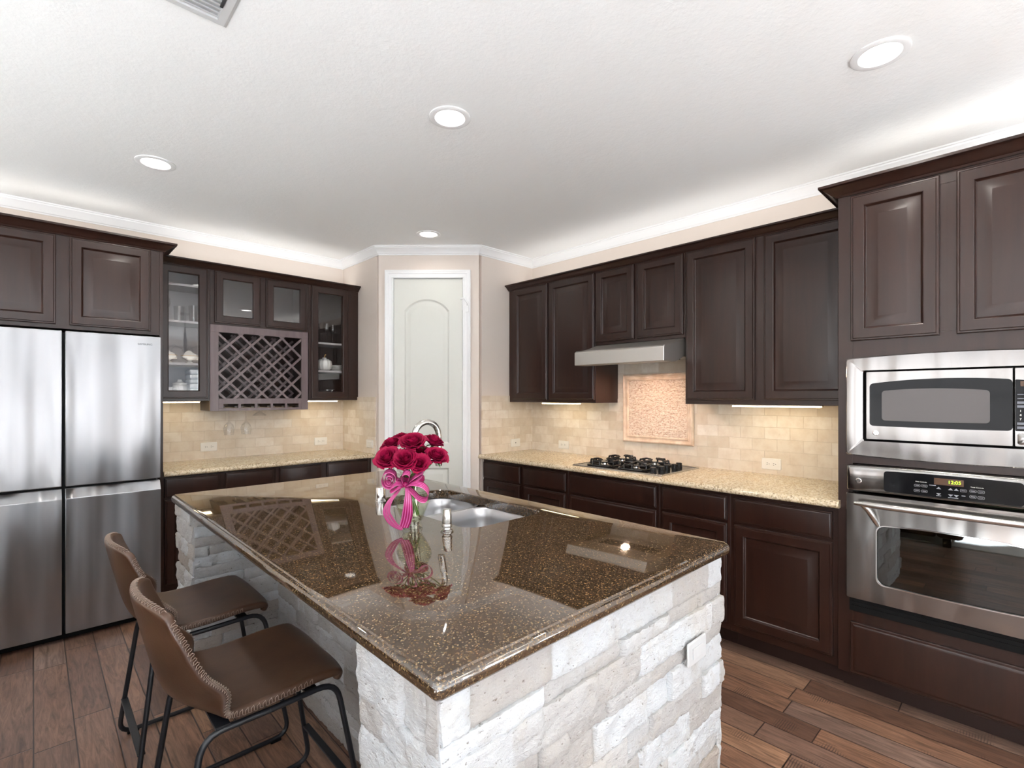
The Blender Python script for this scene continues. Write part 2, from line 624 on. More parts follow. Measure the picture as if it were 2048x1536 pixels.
def glass_door(x0, x1, z0, z1, parent, pane='pane'):
    prof = RAISED[:8] + [(.060, 0.0)]
    mb = MB()
    mb.loft([rect(x0 + i, x1 - i, z0 + i, z1 - i, d) for i, d in prof], True, ring=True)
    d = mb.build('glass_door', 'wood', parent, angle=20)
    MB().box(x0 + .055, x1 - .055, -.010, -.006, z0 + .055, z1 - .055).build('glass_pane', pane, d)
    return d


def sweep(prof, path, name, m, side=1, kind=None, parent=None, **kw):
    """prof: (outward, z); path: (x, y) points; outward is to the right of travel when side=1."""
    P = [Vector(p) for p in path]
    loops = []
    for i, p in enumerate(P):
        ns = []
        for a, b in ((i - 1, i), (i, i + 1)):
            if a >= 0 and b < len(P):
                t = (P[b] - P[a]).normalized()
                ns.append(Vector((t.y, -t.x)) * side)
        n = ns[0] if len(ns) == 1 else (ns[0] + ns[1]) / (1 + ns[0].dot(ns[1]))
        loops.append([(p.x + n.x * o, p.y + n.y * o, z) for o, z in prof])
    return MB().loft(loops, True, True, True).build(name, m, parent, angle=25, kind=kind, **kw)


def text(name, body, size, m, parent, loc, ext=0.0006, rot=(PI / 2, 0, 0), align='CENTER'):
    cu = bpy.data.curves.new(name, 'FONT')
    cu.body = body
    cu.size = size
    cu.extrude = ext
    cu.align_x = align
    cu.align_y = 'CENTER'
    tmp = bpy.data.objects.new('tmp', cu)
    COL.objects.link(tmp)
    dg = bpy.context.evaluated_depsgraph_get()
    me = bpy.data.meshes.new_from_object(tmp.evaluated_get(dg))
    bpy.data.objects.remove(tmp)
    o = bpy.data.objects.new(name, me)
    me.materials.clear()
    me.materials.append(MT[m])
    COL.objects.link(o)
    o.parent = parent
    o.location = loc
    o.rotation_euler = rot
    return o


# ------------------------------------------------------------------ room shell
def wall_with_openings(name, a0, a1, fixed, axis, thick, openings, m='wall'):
    """wall in plane axis=fixed; openings (a0,a1,z0,z1)."""
    mb = MB()
    lo, hi = min(fixed, fixed + thick), max(fixed, fixed + thick)

    def bx(p, q, z0, z1):
        if q - p < 1e-4 or z1 - z0 < 1e-4:
            return
        if axis == 0:
            mb.box(lo, hi, p, q, z0, z1)
        else:
            mb.box(p, q, lo, hi, z0, z1)
    c = a0
    for (p, q, z0, z1) in sorted(openings):
        bx(c, p, 0, CEIL)
        bx(p, q, 0, z0)
        bx(p, q, z1, CEIL)
        c = q
    bx(c, a1, 0, CEIL)
    return mb.build(name, m, kind='structure')


P0, P1 = Vector((X1, 3.92)), Vector((2.778, Y1))
DA = math.atan2(P1.y - P0.y, P1.x - P0.x)
DL = (P1 - P0).length

MB().box(XN - .12, XR + .12, YB - .12, YL + .12, -.06, 0).build('floor', 'floor', kind='structure')
MB().box(XN - .12, XR + .12, YB - .12, YL + .12, CEIL, CEIL + .08).build('ceiling', 'ceiling', kind='structure')
wr = wall_with_openings('wall_right', YB, YL, XR, 0, .12, [])
wl = wall_with_openings('wall_left', XN, XR, YL, 1, .12, [])
wpl = MB().box(X1, X1 + .1, P0.y + .03, YL, 0, CEIL).build('wall_pantry_left', 'wall', kind='structure')
wpr = MB().box(P1.x + .03, XR, Y1, Y1 + .1, 0, CEIL).build('wall_pantry_right', 'wall', kind='structure')
wall_with_openings('wall_back', XN - .12, XR, YB, 1, -.12, WINB)
wall_with_openings('wall_near', YB, YL, XN, 0, -.12, WINN)
# diagonal pantry wall with its door opening
DO0, DO1, DTOP = .122, .733, 2.446
mb = MB()
mb.box(0, DO0, 0, .1, 0, CEIL).box(DO1, DL, 0, .1, 0, CEIL).box(DO0, DO1, 0, .1, DTOP, CEIL)
mb.build('wall_pantry_front', 'wall', loc=(P0.x, P0.y, 0), rotz=DA, kind='structure')

# windows: frame, mullions and glass in each opening
wi = 0
for axis, fixed, lst in ((1, YB, WINB), (0, XN, WINN)):
    for (a, b, z0, z1) in lst:
        wi += 1
        door_like = z0 < 0.2
        root = bpy.data.objects.new('window_%d' % wi, None)
        root['kind'] = 'structure'
        COL.objects.link(root)
        root.location = ((a + b) / 2, fixed, 0) if axis == 1 else (fixed, (a + b) / 2, 0)
        root.rotation_euler = (0, 0, 0 if axis == 1 else -PI / 2)
        w = (b - a) / 2
        mb = MB()
        fw = .09
        mb.loft([[(x, y, z) for x, z in q] for q, y in (
            ([(-w - fw, z0 - fw * (not door_like)), (w + fw, z0 - fw * (not door_like)), (w + fw, z1 + fw), (-w - fw, z1 + fw)], .0),
            ([(-w - fw, z0 - fw * (not door_like)), (w + fw, z0 - fw * (not door_like)), (w + fw, z1 + fw), (-w - fw, z1 + fw)], .02),
            ([(-w, z0), (w, z0), (w, z1), (-w, z1)], .025),
            ([(-w, z0), (w, z0), (w, z1), (-w, z1)], .0))], True, ring=True)
        mb.box(-.02, .02, -.06, -.03, z0, z1)
        if not door_like:
            mb.box(-w, w, -.06, -.03, (z0 + z1) / 2 - .02, (z0 + z1) / 2 + .02)
        mb.build('window_frame', 'trim', root)
        MB().box(-w, w, -.048, -.044, z0, z1).build('window_glass', 'winpane', root)

# crown moulding at the ceiling
CP = [(0, -.072), (.007, -.072), (.009, -.064), (.016, -.060), (.018, -.054), (.044, -.022), (.050, -.018), (.052, -.010), (.062, -.008), (.062, 0), (0, 0)]
CPZ = [(o, CEIL + z) for o, z in CP]
path = [(XN, YL), (X1, YL), (P0.x, P0.y), (P1.x, P1.y), (XR, Y1), (XR, YB), (XN, YB), (XN, YL)]
sweep(CPZ, path, 'trim_1', 'trim', 1, 'structure')
# baseboards where the photo's walls meet the floor
BP = [(0, 0), (.014, 0), (.014, .09), (.009, .10), (.006, .115), (0, .12)]
sweep(BP, [(P0.x, P0.y), tuple(P0.lerp(P1, .06 / DL))], 'baseboard_pantry_left', 'trim', 1, 'structure')
sweep(BP, [tuple(P0.lerp(P1, .80 / DL)), (P1.x, P1.y)], 'baseboard_pantry_right', 'trim', 1, 'structure')
sweep(BP, [(XR, -.2), (XR, YB), (3.38, YB)], 'baseboard_right', 'trim', 1, 'structure')
sweep(BP, [(1.95, YB), (XN, YB), (XN, YL), (-.4, YL)], 'baseboard_back', 'trim', 1, 'structure')

# pantry door: casing, slab with an arched upper panel and a square lower one, hinges, latch
cas = bpy.data.objects.new('trim_2', None)
cas['kind'] = 'structure'
COL.objects.link(cas)
cas.location = (P0.x, P0.y, 0)
cas.rotation_euler = (0, 0, DA)
CW = .060
prof = [(0, .0), (0, -.012), (.006, -.012), (.010, -.010), (.030, -.012), (.036, -.017), (.048, -.020), (.054, -.024), (CW + .003, -.024), (CW + .003, 0)]
mb = MB()
loops = []
for o_, d in prof:
    loops.append([(DO0 - o_, d, 0), (DO0 - o_, d, DTOP + o_), (DO1 + o_, d, DTOP + o_), (DO1 + o_, d, 0)])
mb.loft(loops, False)
mb.build('door_casing', 'trim', cas, angle=20)
mb = MB()
mb.loft([[(DO0, d, 0), (DO0, d, DTOP), (DO1, d, DTOP), (DO1, d, 0)] for d in (0, .1)] + [[(DO0 + .006, d, 0), (DO0 + .006, d, DTOP - .004), (DO1 - .006, d, DTOP - .004), (DO1 - .006, d, 0)] for d in (.1, 0)], False, ring=True)
mb.build('door_jamb', 'trim', cas)

door = bpy.data.objects.new('door_1', None)
door['kind'] = 'structure'
COL.objects.link(door)
door.location = (P0.x, P0.y, 0)
door.rotation_euler = (0, 0, DA)
ds0, ds1, dz0, dz1 = DO0 + .009, DO1 - .009, .012, DTOP - .008
pa0, pa1 = .222, .607


def arch_loop(ins, y, z0, zs, zp, K=16):
    a0, a1 = pa0 + ins, pa1 - ins
    zb = z0 + ins
    rise = zp - zs
    pts = [(a0, y, zb), (a1, y, zb)]
    for i in range(K + 1):
        t = 1 - 2 * i / K
        x = (a0 + a1) / 2 + t * (a1 - a0) / 2
        z = zs - ins + rise * (math.sqrt(max(0, 1 - (t * .86) ** 2)) - .51) / .49 if rise > 0 else zs - ins
        pts.append((x, y, z))
    return pts


def rect_like(x0, x1, z0, z1, y, K=16):
    pts = [(x0, y, z0), (x1, y, z0)]
    for i in range(K + 1):
        pts.append((x1 + (x0 - x1) * i / K, y, z1))
    return pts


mb = MB()
FY = .012
mb.loft([rect(ds0, ds1, dz0, dz1, .047), rect(ds0, ds1, dz0, dz1, FY)], True, True, False)
for (zb, zt, z0, zs, zp) in ((.89, dz1, 1.015, 2.165, 2.262), (dz0, .89, .24, .80, .80)):
    mb.loft([rect_like(ds0, ds1, zb, zt, FY)] + [arch_loop(i, FY + d, z0, zs, zp) for i, d in ((0, 0), (.004, .003), (.012, .011), (.020, .012), (.026, .011), (.050, .003), (.054, .0025))], True, False, True)
mb.build('door_slab', 'doorpaint', door, angle=15)
for z in (2.21, 1.60, 1.0, .25):
    MB().tube([(ds1 + .006, .004, z - .045), (ds1 + .006, .004, z + .045)], .006, 8).box(ds1 - .004, ds1 + .012, .006, .012, z - .045, z + .045).build('hinge', 'trim', door)
mb = MB()
mb.tube([(ds1 - .012, -.006, 2.262), (ds1 + .02, -.028, 2.262), (ds1 + .05, -.030, 2.225), (ds1 + .055, -.03, 2.19)], .0075, 8)
mb.box(ds1 + .032, ds1 + .058, -.036, -.022, 2.145, 2.20)
lt = mb.build('latch', 'trim', door)
lt['label'] = 'small hooked flip latch over the top hinge'

# ------------------------------------------------------------------ backsplash (part of its wall)
TT = 1.415
TH = .010
MB().box(XR - TH, XR, .66, Y1, .915, 1.40).box(XR - TH, XR, 1.61, 2.34, 1.40, 1.70).build('backsplash', 'tile_y', wr)
MB().box(.62, X1, YL - TH, YL, .915, 1.40).build('backsplash', 'tile_x', wl)
MB().box(X1 - TH, X1, 3.965, YL - TH, .915, TT).build('backsplash', 'tile_y', wpl)
MB().box(2.80, XR - TH, Y1 - TH, Y1, .915, TT + .012).build('backsplash', 'tile_x', wpr)
# framed mosaic panel behind the cooktop
pz0, pz1, py0, py1 = 1.062, 1.595, 1.690, 2.285
mb = MB()
mb.loft([[(XR - TH - d, py0 + i, pz0 + i), (XR - TH - d, py1 - i, pz0 + i), (XR - TH - d, py1 - i, pz1 - i), (XR - TH - d, py0 + i, pz1 - i)]
         for i, d in ((0, 0), (0, .010), (.006, .018), (.014, .020), (.024, .014), (.034, .012), (.040, .016), (.046, .016), (.052, .006), (.052, 0))], True, ring=True)
fr = mb.build('panel_frame', 'stoneframe', wr, angle=25)
mb = MB()
N1, N2 = 46, 42
for i in range(N1):
    for j in range(N2):
        pass
pts = []
for j in range(N2 + 1):
    row = []
    for i in range(N1 + 1):
        y = py0 + .05 + (py1 - py0 - .10) * i / N1
        z = pz0 + .05 + (pz1 - pz0 - .10) * j / N2
        d = .006 + .004 * noise.noise((y * 40, z * 95, 3)) + .003 * noise.noise((y * 90, z * 160, 8))
        row.append((XR - TH - d, y, z))
    pts.append(row)
mb.loft(pts, False)
mb.build('mosaic_panel', 'mosaic', wr, angle=60)

# ------------------------------------------------------------------ cabinets
RW = -PI / 2          # things on the right wall: local x runs toward the camera's right, local y into the wall


def carcass(t, w, d, z0, z1, m='wood'):
    return MB().box(0, w, 0, d, z0, z1).build('carcass', m, t, .0015)


def cabinet(name, label, loc, rotz, w, d, z0, z1, doors=(), drawers=(), kick=None, group=None):
    t = thing(name, label, 'cabinet', loc, rotz, group)
    carcass(t, w, d, z0, z1)
    for q in drawers:
        panel_door('drawer_front', *q, t, SLAB)
    for q in doors:
        panel_door('door', *q, t)
    if kick:
        MB().box(0, w, kick, kick + .02, 0.0, z0).build('toe_kick', 'kick', t)
    return t


FU = 3.135
GU = 'wall cabinets on the right wall'
cabinet('wall_cabinet', 'tall two-door dark wood wall cabinet beside the pantry, left of the range hood', (FU, 3.312, 0), RW, .970, XR - FU - .001, 1.370, 2.392,
        [(.064, .477, 1.392, 2.374), (.494, .965, 1.392, 2.374)], group=GU)
cabinet('wall_cabinet', 'short two-door dark wood wall cabinet directly above the range hood', (FU, 2.341, 0), RW, .734, XR - FU - .001, 1.812, 2.392,
        [(.009, .346, 1.836, 2.374), (.374, .722, 1.836, 2.374)], group=GU)
cabinet('wall_cabinet', 'tall two-door dark wood wall cabinet between the range hood and the oven tower', (FU, 1.606, 0), RW, .948, XR - FU - .001, 1.370, 2.392,
        [(.010, .448, 1.398, 2.374), (.499, .938, 1.398, 2.374)], group=GU)

FB = 2.832
GB = 'base cabinets under the right counter'
Bd = XR - FB - .001
cabinet('base_cabinet', 'dark wood base cabinet with two drawers at the pantry end of the right counter', (FB, 3.313, 0), RW, .954, Bd, .105, .883,
        [(.010, .459, .15, .705), (.499, .934, .15, .705)], [(.010, .459, .722, .856), (.499, .934, .722, .856)], .09, GB)
cabinet('base_cabinet', 'wide dark wood drawer cabinet directly below the gas cooktop', (FB, 2.358, 0), RW, .737, Bd, .105, .883,
        [], [(.021, .717, .722, .856), (.021, .717, .44, .705), (.021, .717, .15, .425)], .09, GB)
cabinet('base_cabinet', 'narrow dark wood base cabinet with one drawer, right of the cooktop drawers', (FB, 1.620, 0), RW, .439, Bd, .105, .883,
        [(.021, .421, .15, .705)], [(.021, .421, .722, .856)], .09, GB)
cabinet('base_cabinet', 'dark wood base cabinet with one raised-panel door beside the oven tower', (FB, 1.180, 0), RW, .522, Bd, .105, .883,
        [(.022, .498, .15, .705)], [(.022, .498, .722, .856)], .09, GB)

FL = 4.295
FBL = 4.05
GL = 'base cabinets under the left counter'
cabinet('base_cabinet', 'dark wood base cabinet under the left counter, next to the refrigerator', (.624, FBL, 0), 0, .727, YL - FBL - .001, .105, .883,
        [(.013, .340, .15, .72), (.378, .707, .15, .72)], [(.013, .340, .735, .868), (.378, .707, .735, .868)], .09, GL)
cabinet('base_cabinet', 'dark wood base cabinet under the left counter, next to the pantry wall', (1.352, FBL, 0), 0, .801, YL - FBL - .001, .105, .883,
        [(.024, .353, .15, .72), (.399, .768, .15, .72)], [(.024, .353, .735, .868), (.399, .768, .735, .868)], .09, GL)

# cabinet over the refrigerator, with the side panel that runs to the floor
FF = 3.99
t = thing('refrigerator_cabinet', 'deep two-door dark wood cabinet above the refrigerator with a floor-length side panel', 'cabinet', (-.36, FF, 0))
MB().box(0, .960, 0, YL - FF - .022, 1.822, 2.392).build('carcass', 'wood', t, .0015)
MB().box(.960, .980, 0, YL - FF - .022, 0, 2.392).build('side_panel', 'wood', t, .0015)
panel_door('door', .048, .455, 1.846, 2.374, t)
panel_door('door', .515, .912, 1.846, 2.374, t)


def open_box(t, w, d, z0, z1, x0, x1, m='inside'):
    """carcass of boards, open at the front, for a glazed cabinet; door opening between x0 and x1"""
    mb = MB()
    mb.box(0, w, 0, .02, z0, z0 + .05).box(0, w, 0, .02, z1 - .05, z1).box(0, x0 + .03, 0, .02, z0 + .05, z1 - .05).box(x1 - .03, w, 0, .02, z0 + .05, z1 - .05)
    mb.build('face_frame', 'wood', t, .001)
    mb = MB().box(0, .016, .02, d, z0, z1).box(w - .016, w, .02, d, z0, z1).box(.016, w - .016, .02, d, z0, z0 + .016).box(.016, w - .016, .02, d, z1 - .016, z1)
    mb.build('carcass', 'wood', t)
    mb = MB().box(.016, w - .016, d - .008, d, z0 + .016, z1 - .016).box(.016, .02, .02, d - .008, z0 + .016, z1 - .016).box(w - .02, w - .016, .02, d - .008, z0 + .016, z1 - .016)
    mb.box(.02, w - .02, .02, d - .008, z0 + .016, z0 + .019)
    mb.build('lining', m, t)


UD = YL - FL - .001
t = thing('glass_cabinet', 'narrow glass-front wall cabinet beside the refrigerator, left of the wine rack', 'cabinet', (.624, FL, 0))
open_box(t, .336, UD, 1.388, 2.392, .016, .319)
glass_door(.016, .319, 1.405, 2.374, t)
for z in (1.652, 1.962, 2.232):
    MB().box(.021, .315, .03, UD - .01, z, z + .016).build('shelf', 'inside', t)
GCL = t
t = thing('glass_cabinet', 'narrow glass-front wall cabinet beside the pantry wall, right of the wine rack', 'cabinet', (1.701, FL, 0))
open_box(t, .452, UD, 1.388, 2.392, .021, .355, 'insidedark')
glass_door(.021, .355, 1.405, 2.374, t)
for z in (1.634, 1.880):
    MB().box(.021, .431, .03, UD - .01, z, z + .016).build('shelf', 'inside', t)
GCR = t
t = thing('glass_cabinet', 'short wall cabinet with two smoked glass doors above the wine rack', 'cabinet', (.961, FL, 0))
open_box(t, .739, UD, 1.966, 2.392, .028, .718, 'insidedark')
MB().box(.345, .400, 0, .02, 2.016, 2.342).build('center_stile', 'wood', t)
glass_door(.028, .353, 1.980, 2.374, t, 'smokepane')
glass_door(.394, .718, 1.980, 2.374, t, 'smokepane')

# wine rack with its lattice and stemware slots
WX0, WX1 = .959, 1.692
t = thing('wine_rack', 'dark wood lattice wine rack under the smoked glass cabinet, with stemware slots below', 'wine rack', (WX0, 4.285, 0))
W = WX1 - WX0
ox0, ox1, oz0, oz1 = .057, .678, 1.405, 1.91
wd = YL - 4.285 - .001
mb = MB()
mb.box(0, W, 0, .02, oz1, 1.965).box(0, ox0, 0, .02, 1.31, oz1).box(ox1, W, 0, .02, 1.31, oz1)
mb.box(ox0, ox1, 0, .02, 1.362, oz0).box(ox0, ox1, 0, .02, 1.31, 1.330)
sl = [(.090, .192), (.212, .312), (.332, .430), (.450, .545), (.562, .655)]
c = ox0
for a, b in sl:
    mb.box(c, a, 0, .02, 1.330, 1.362)
    c = b
mb.box(c, ox1, 0, .02, 1.330, 1.362)
mb.build('face_frame', 'rackwood', t, .001)
mb = MB().box(0, .018, .02, wd, 1.31, 1.965).box(W - .018, W, .02, wd, 1.31, 1.965).box(.018, W - .018, .02, wd, 1.949, 1.965).box(.018, W - .018, wd - .008, wd, 1.39, 1.949)
mb.box(.018, W - .018, .02, wd - .008, 1.385, 1.40)
mb.build('carcass', 'wood', t)
for a, b in zip([.06] + [q[1] for q in sl], [q[0] for q in sl] + [.675]):
    m_ = (a + b) / 2
    MB().box(m_ - .005, m_ + .005, .02, wd, 1.345, 1.385).box(m_ - .03, m_ + .03, .02, wd, 1.335, 1.345).build('stemware_rail', 'wood', t)


def lattice(y0, y1, name):
    px, pz, wt = .155, .150, .0085
    mb = MB()
    L = math.hypot(px, pz)
    for sgn in (1, -1):
        d = Vector((px / L, sgn * pz / L))
        nrm = Vector((-d.y, d.x))
        for k in range(-8, 12):
            p = Vector((ox0, oz1 - .012 - k * pz))
            # clip the line p + s d to the opening
            s0, s1 = -5, 5
            for o_, dd, lo, hi in ((p.x, d.x, ox0 - .004, ox1 + .004), (p.y, d.y, oz0 - .004, oz1 + .004)):
                a, b = (lo - o_) / dd, (hi - o_) / dd
                s0, s1 = max(s0, min(a, b)), min(s1, max(a, b))
            if s1 - s0 < .03:
                continue
            off = 0 if sgn > 0 else .0002
            q = [p + d * s0 + nrm * wt, p + d * s1 + nrm * wt, p + d * s1 - nrm * wt, p + d * s0 - nrm * wt]
            mb.prism([(v.x, v.y) for v in q], y0 + off, y1 + off)
    return mb.build(name, 'rackwood', t)


lattice(.004, .020, 'front_lattice')
lattice(.200, .216, 'rear_lattice')

# crowns of the cabinets
CC = [(0, 2.376), (.008, 2.376), (.012, 2.383), (.018, 2.386), (.022, 2.390), (.042, 2.409), (.049, 2.412), (.055, 2.413), (.055, 2.423), (0, 2.423)]
o = sweep(CC, [(FU, Y1 - .001), (FU, .70)], 'cabinet_crown', 'wood', 1)
tag(o, 'long dark wood crown moulding along the tops of the right wall cabinets', 'moulding')
o = sweep(CC, [(.622, FL), (X1 - .001, FL)], 'cabinet_crown', 'wood', 1)
tag(o, 'dark wood crown moulding over the glass cabinets and wine rack', 'moulding')
CT = [(a * 1.25, 2.376 + (z - 2.376) * 1.15) for a, z in CC]
o = sweep(CT, [(-.36, FF), (.620, FF), (.620, FL - .056)], 'cabinet_crown', 'wood', 1)
tag(o, 'dark wood crown moulding on the cabinet over the refrigerator', 'moulding')
o = sweep(CT, [(FU - .056, .656), (2.81, .656), (2.81, -.16)], 'cabinet_crown', 'wood', 1)
tag(o, 'dark wood crown moulding on top of the oven tower', 'moulding')

# oven tower
FT = 2.81
t = thing('oven_tower', 'full-height dark wood cabinet tower holding the microwave and wall oven', 'cabinet', (FT, .656, 0), RW)
TW, TD = .816, XR - FT - .001
mb = MB()
mb.box(0, .060, 0, .02, .105, 2.392).box(.756, TW, 0, .02, .105, 2.392)
for z0, z1 in ((.105, .125), (.33, .405), (1.105, 1.165), (1.58, 1.70), (2.33, 2.392)):
    mb.box(.060, .756, 0, .02, z0, z1)
mb.box(.365, .440, 0, .02, 1.70, 2.33)
mb.build('face_frame', 'wood', t, .001)
mb = MB().box(0, .018, .02, TD, .105, 2.392).box(TW - .018, TW, .02, TD, .105, 2.392).box(.018, TW - .018, TD - .01, TD, .105, 2.392)
for z in (.105, .345, 1.115, 1.60, 2.374):
    mb.box(.018, TW - .018, .02, TD - .01, z, z + .018)
mb.build('carcass', 'wood', t)
MB().box(0, TW, .10, .12, 0, .105).build('toe_kick', 'kick', t)
panel_door('door', .053, .375, 1.683, 2.366, t)
panel_door('door', .430, .752, 1.683, 2.366, t)
panel_door('drawer_front', .053, .752, .118, .356, t, SLAB)

# ------------------------------------------------------------------ counters
NOSE = [(0, 0), (0, -.004), (-.004, -.0), (-.010, .0)]


def nose(d):
    """counter section: (distance from the back, z); rounded ogee front at distance d"""
    z0, z1 = .884, .920
    f = [(0, z0), (d - .012, z0), (d - .005, z0 + .003), (d - .001, z0 + .009), (d, z0 + .015), (d - .001, z0 + .021), (d - .005, z0 + .027), (d - .009, z0 + .030), (d - .012, z0 + .0345), (d - .016, z1), (0, z1)]
    return f


mb = MB().prism([(XR - .0005 - a, b) for a, b in nose(XR - 2.768)], .646, Y1 - .0005, 1)
o = mb.build('countertop', 'granite_light', angle=35)
tag(o, 'long speckled beige granite countertop on the right wall under the cooktop', 'countertop')
mb = MB().prism([(YL - .0005 - a, b) for a, b in nose(YL - 3.985)], .624, X1 - .0005, 0)
o = mb.build('countertop', 'granite_light', angle=35)
tag(o, 'speckled beige granite countertop on the left wall below the wine rack', 'countertop')

# island top with the sink cut-out
SX0, SX1, SY0, SY1 = 1.185, 1.605, 1.470, 2.215
IX0, IX1, IY0, IY1 = .506, 1.736, .720, 3.056


def ring(x0, x1, y0, y1, r, z):
    return [(x, y, z) for x, y in rrect(x0, x1, y0, y1, r, 8)]


def isl(i, z, r=.022):
    return ring(IX0 + i, IX1 - i, IY0 + i, IY1 - i, max(r - i, .006), z)


mb = MB()
Z0, Z1 = .8775, .920
mb.loft([ring(SX0, SX1, SY0, SY1, .07, Z0), ring(SX0, SX1, SY0, SY1, .07, Z1 - .004), ring(SX0 - .004, SX1 + .004, SY0 - .004, SY1 + .004, .074, Z1),
         isl(.020, Z1), isl(.015, Z1 - .001), isl(.013, Z1 - .0055), isl(.009, Z1 - .006), isl(.004, Z1 - .009), isl(.001, Z1 - .014), isl(0, Z1 - .019), isl(.0005, Z1 - .026), isl(.003, Z1 - .035), isl(.010, Z0)], True, ring=True)
o = mb.build('island_countertop', 'granite_dark', angle=35)
tag(o, 'polished dark brown granite countertop of the kitchen island', 'countertop')

# sink: flange, two bowls, drains
t = thing('kitchen_sink', 'double-bowl undermount stainless steel sink set into the island', 'sink', ((SX0 + SX1) / 2, (SY0 + SY1) / 2, 0))
hx, hy = (SX1 - SX0) / 2 + .012, (SY1 - SY0) / 2 + .012
ym = .06
for y0, y1, dp in ((-hy, ym - .012, .20), (ym + .012, hy, .17)):
    mb = MB()
    L = []
    zt = .876
    for i, z, r in ((-.0115, zt, .075), (0, zt, .075), (.004, zt - .006, .075), (.010, zt - .05, .07), (.018, zt - dp + .03, .065), (.035, zt - dp + .008, .06), (.06, zt - dp, .05)):
        a0 = y0 + (i if i >= 0 or y0 < -.2 else i)
        L.append([(x, y, z) for x, y in rrect(-hx + i, hx - i, y0 + i, y1 - i, r, 6)])
    mb.loft(L, True, False, True)
    mb.build('bowl', 'sink_steel', t, angle=50, recalc=True)
    MB().lathe([(.0, .001), (.030, .001), (.040, .004), (.044, .002), (.044, -.001)], 20, (0, (y0 + y1) / 2, zt - dp + .001)).build('drain', 'chrome', t)

# ------------------------------------------------------------------ island body with split-face cladding
t = thing('kitchen_island', 'kitchen island base clad in rough split-face travertine blocks', 'kitchen island', (0, 0, 0))
mb = MB()
mb.box(.56, 1.69, .775, 1.03, 0, .876).box(.935, 1.69, 1.03, 3.0, 0, .62).box(.935, 1.165, 1.03, 3.0, .62, .876).box(1.625, 1.69, 1.03, 3.0, .62, .876).box(1.165, 1.625, 1.03, 1.44, .62, .876).box(1.165, 1.625, 2.25, 3.0, .62, .876).box(.56, .935, 2.72, 3.0, 0, .876)
mb.build('core', 'wood', t)


def clad(mb, o, u, n, w, h, seed, res=.0075):
    """rough ledger stones over a w x h face; o origin, u along the face, n outward"""
    rnd = random.Random(seed)
    rows = []
    z = 0.0
    while z < h - .001:
        rh = rnd.choice((.044, .052, .075, .075, .088))
        if h - z - rh < .035:
            rh = h - z
        rows.append((z, z + rh))
        z += rh
    bricks = []
    for (za, zb) in rows:
        x = -rnd.uniform(0, .15)
        rb = []
        while x < w:
            L = rnd.choice((.09, .12, .16, .2, .24, .3))
            rb.append((x, x + L, rnd.uniform(.002, .019), rnd.random(), rnd.uniform(-9, 9)))
            x += L
        bricks.append(rb)
    # sample lines: extra lines on both sides of every joint keep the steps crisp
    nx = max(2, int(w / res))
    xs = [w * i / nx for i in range(nx + 1)]
    zs = []
    for (za, zb) in rows:
        m_ = max(3, int((zb - za) / res))
        zs += [(za + .0006 + (zb - za - .0012) * i / m_) for i in range(m_ + 1)]
    lay = mb.bm.loops.layers.color.get('tint') or mb.bm.loops.layers.color.new('tint')
    grid = []
    for z in zs:
        ri = next(i for i, (a, b) in enumerate(rows) if z <= b + 1e-6)
        za, zb = rows[ri]
        row = []
        for x in xs:
            b = next((q for q in bricks[ri] if q[0] <= x < q[1]), bricks[ri][-1])
            e = min(x - b[0], b[1] - x, .02)
            ez = min(z - za, zb - z, .02)
            d = b[2] + .006 * noise.noise((x * 22, z * 22, b[4])) + .004 * noise.noise((x * 60, z * 60, b[4] + 3)) + .0022 * noise.noise((x * 140, z * 140, b[4] + 5))
            d -= .006 * max(0, 1 - e / .008) + .004 * max(0, 1 - ez / .006)
            row.append((o + u * x + Vector((0, 0, z)) + n * max(d, -.004), b[3]))
        row = [(row[0][0] - n * (.02 + (row[0][0] - o).dot(n)), row[0][1])] + row + [(row[-1][0] - n * (.02 + (row[-1][0] - o).dot(n)), row[-1][1])]
        grid.append(row)
    V = [[mb.bm.verts.new(p) for p, c in r] for r in grid]
    for j in range(len(V) - 1):
        for i in range(len(V[0]) - 1):
            f = mb.bm.faces.new((V[j][i], V[j][i + 1], V[j + 1][i + 1], V[j + 1][i]))
            k = grid[j][i][1]
            k2 = grid[j][i + 1][1]
            for lp, q in zip(f.loops, (k, k2, k2, k)):
                lp[lay] = (q, q, q, 1)


SHT = .877
mb = MB()
clad(mb, Vector((.530, .752, 0)), Vector((1, 0, 0)), Vector((0, -1, 0)), 1.178, SHT, 3)
clad(mb, Vector((.538, 1.048, 0)), Vector((0, -1, 0)), Vector((-1, 0, 0)), .302, SHT, 11)
clad(mb, Vector((.915, 2.690, 0)), Vector((0, -1, 0)), Vector((-1, 0, 0)), 1.64, SHT, 23)
clad(mb, Vector((.538, 2.690, 0)), Vector((1, 0, 0)), Vector((0, -1, 0)), .377, SHT, 31)
clad(mb, Vector((.538, 3.020, 0)), Vector((0, -1, 0)), Vector((-1, 0, 0)), .33, SHT, 41)
clad(mb, Vector((.915, 1.048, 0)), Vector((-1, 0, 0)), Vector((0, 1, 0)), .377, SHT, 47, .012)
clad(mb, Vector((1.708, .752, 0)), Vector((0, 1, 0)), Vector((1, 0, 0)), .30, SHT, 53, .012)
clad(mb, Vector((1.70, 3.015, 0)), Vector((-1, 0, 0)), Vector((0, 1, 0)), 1.16, SHT, 59, .02)
mb.build('stone_cladding', 'split', t, angle=38, recalc=False)
MB().box(1.70, 1.715, 1.05, 2.99, .0, SHT).build('back_panel', 'wood', t)

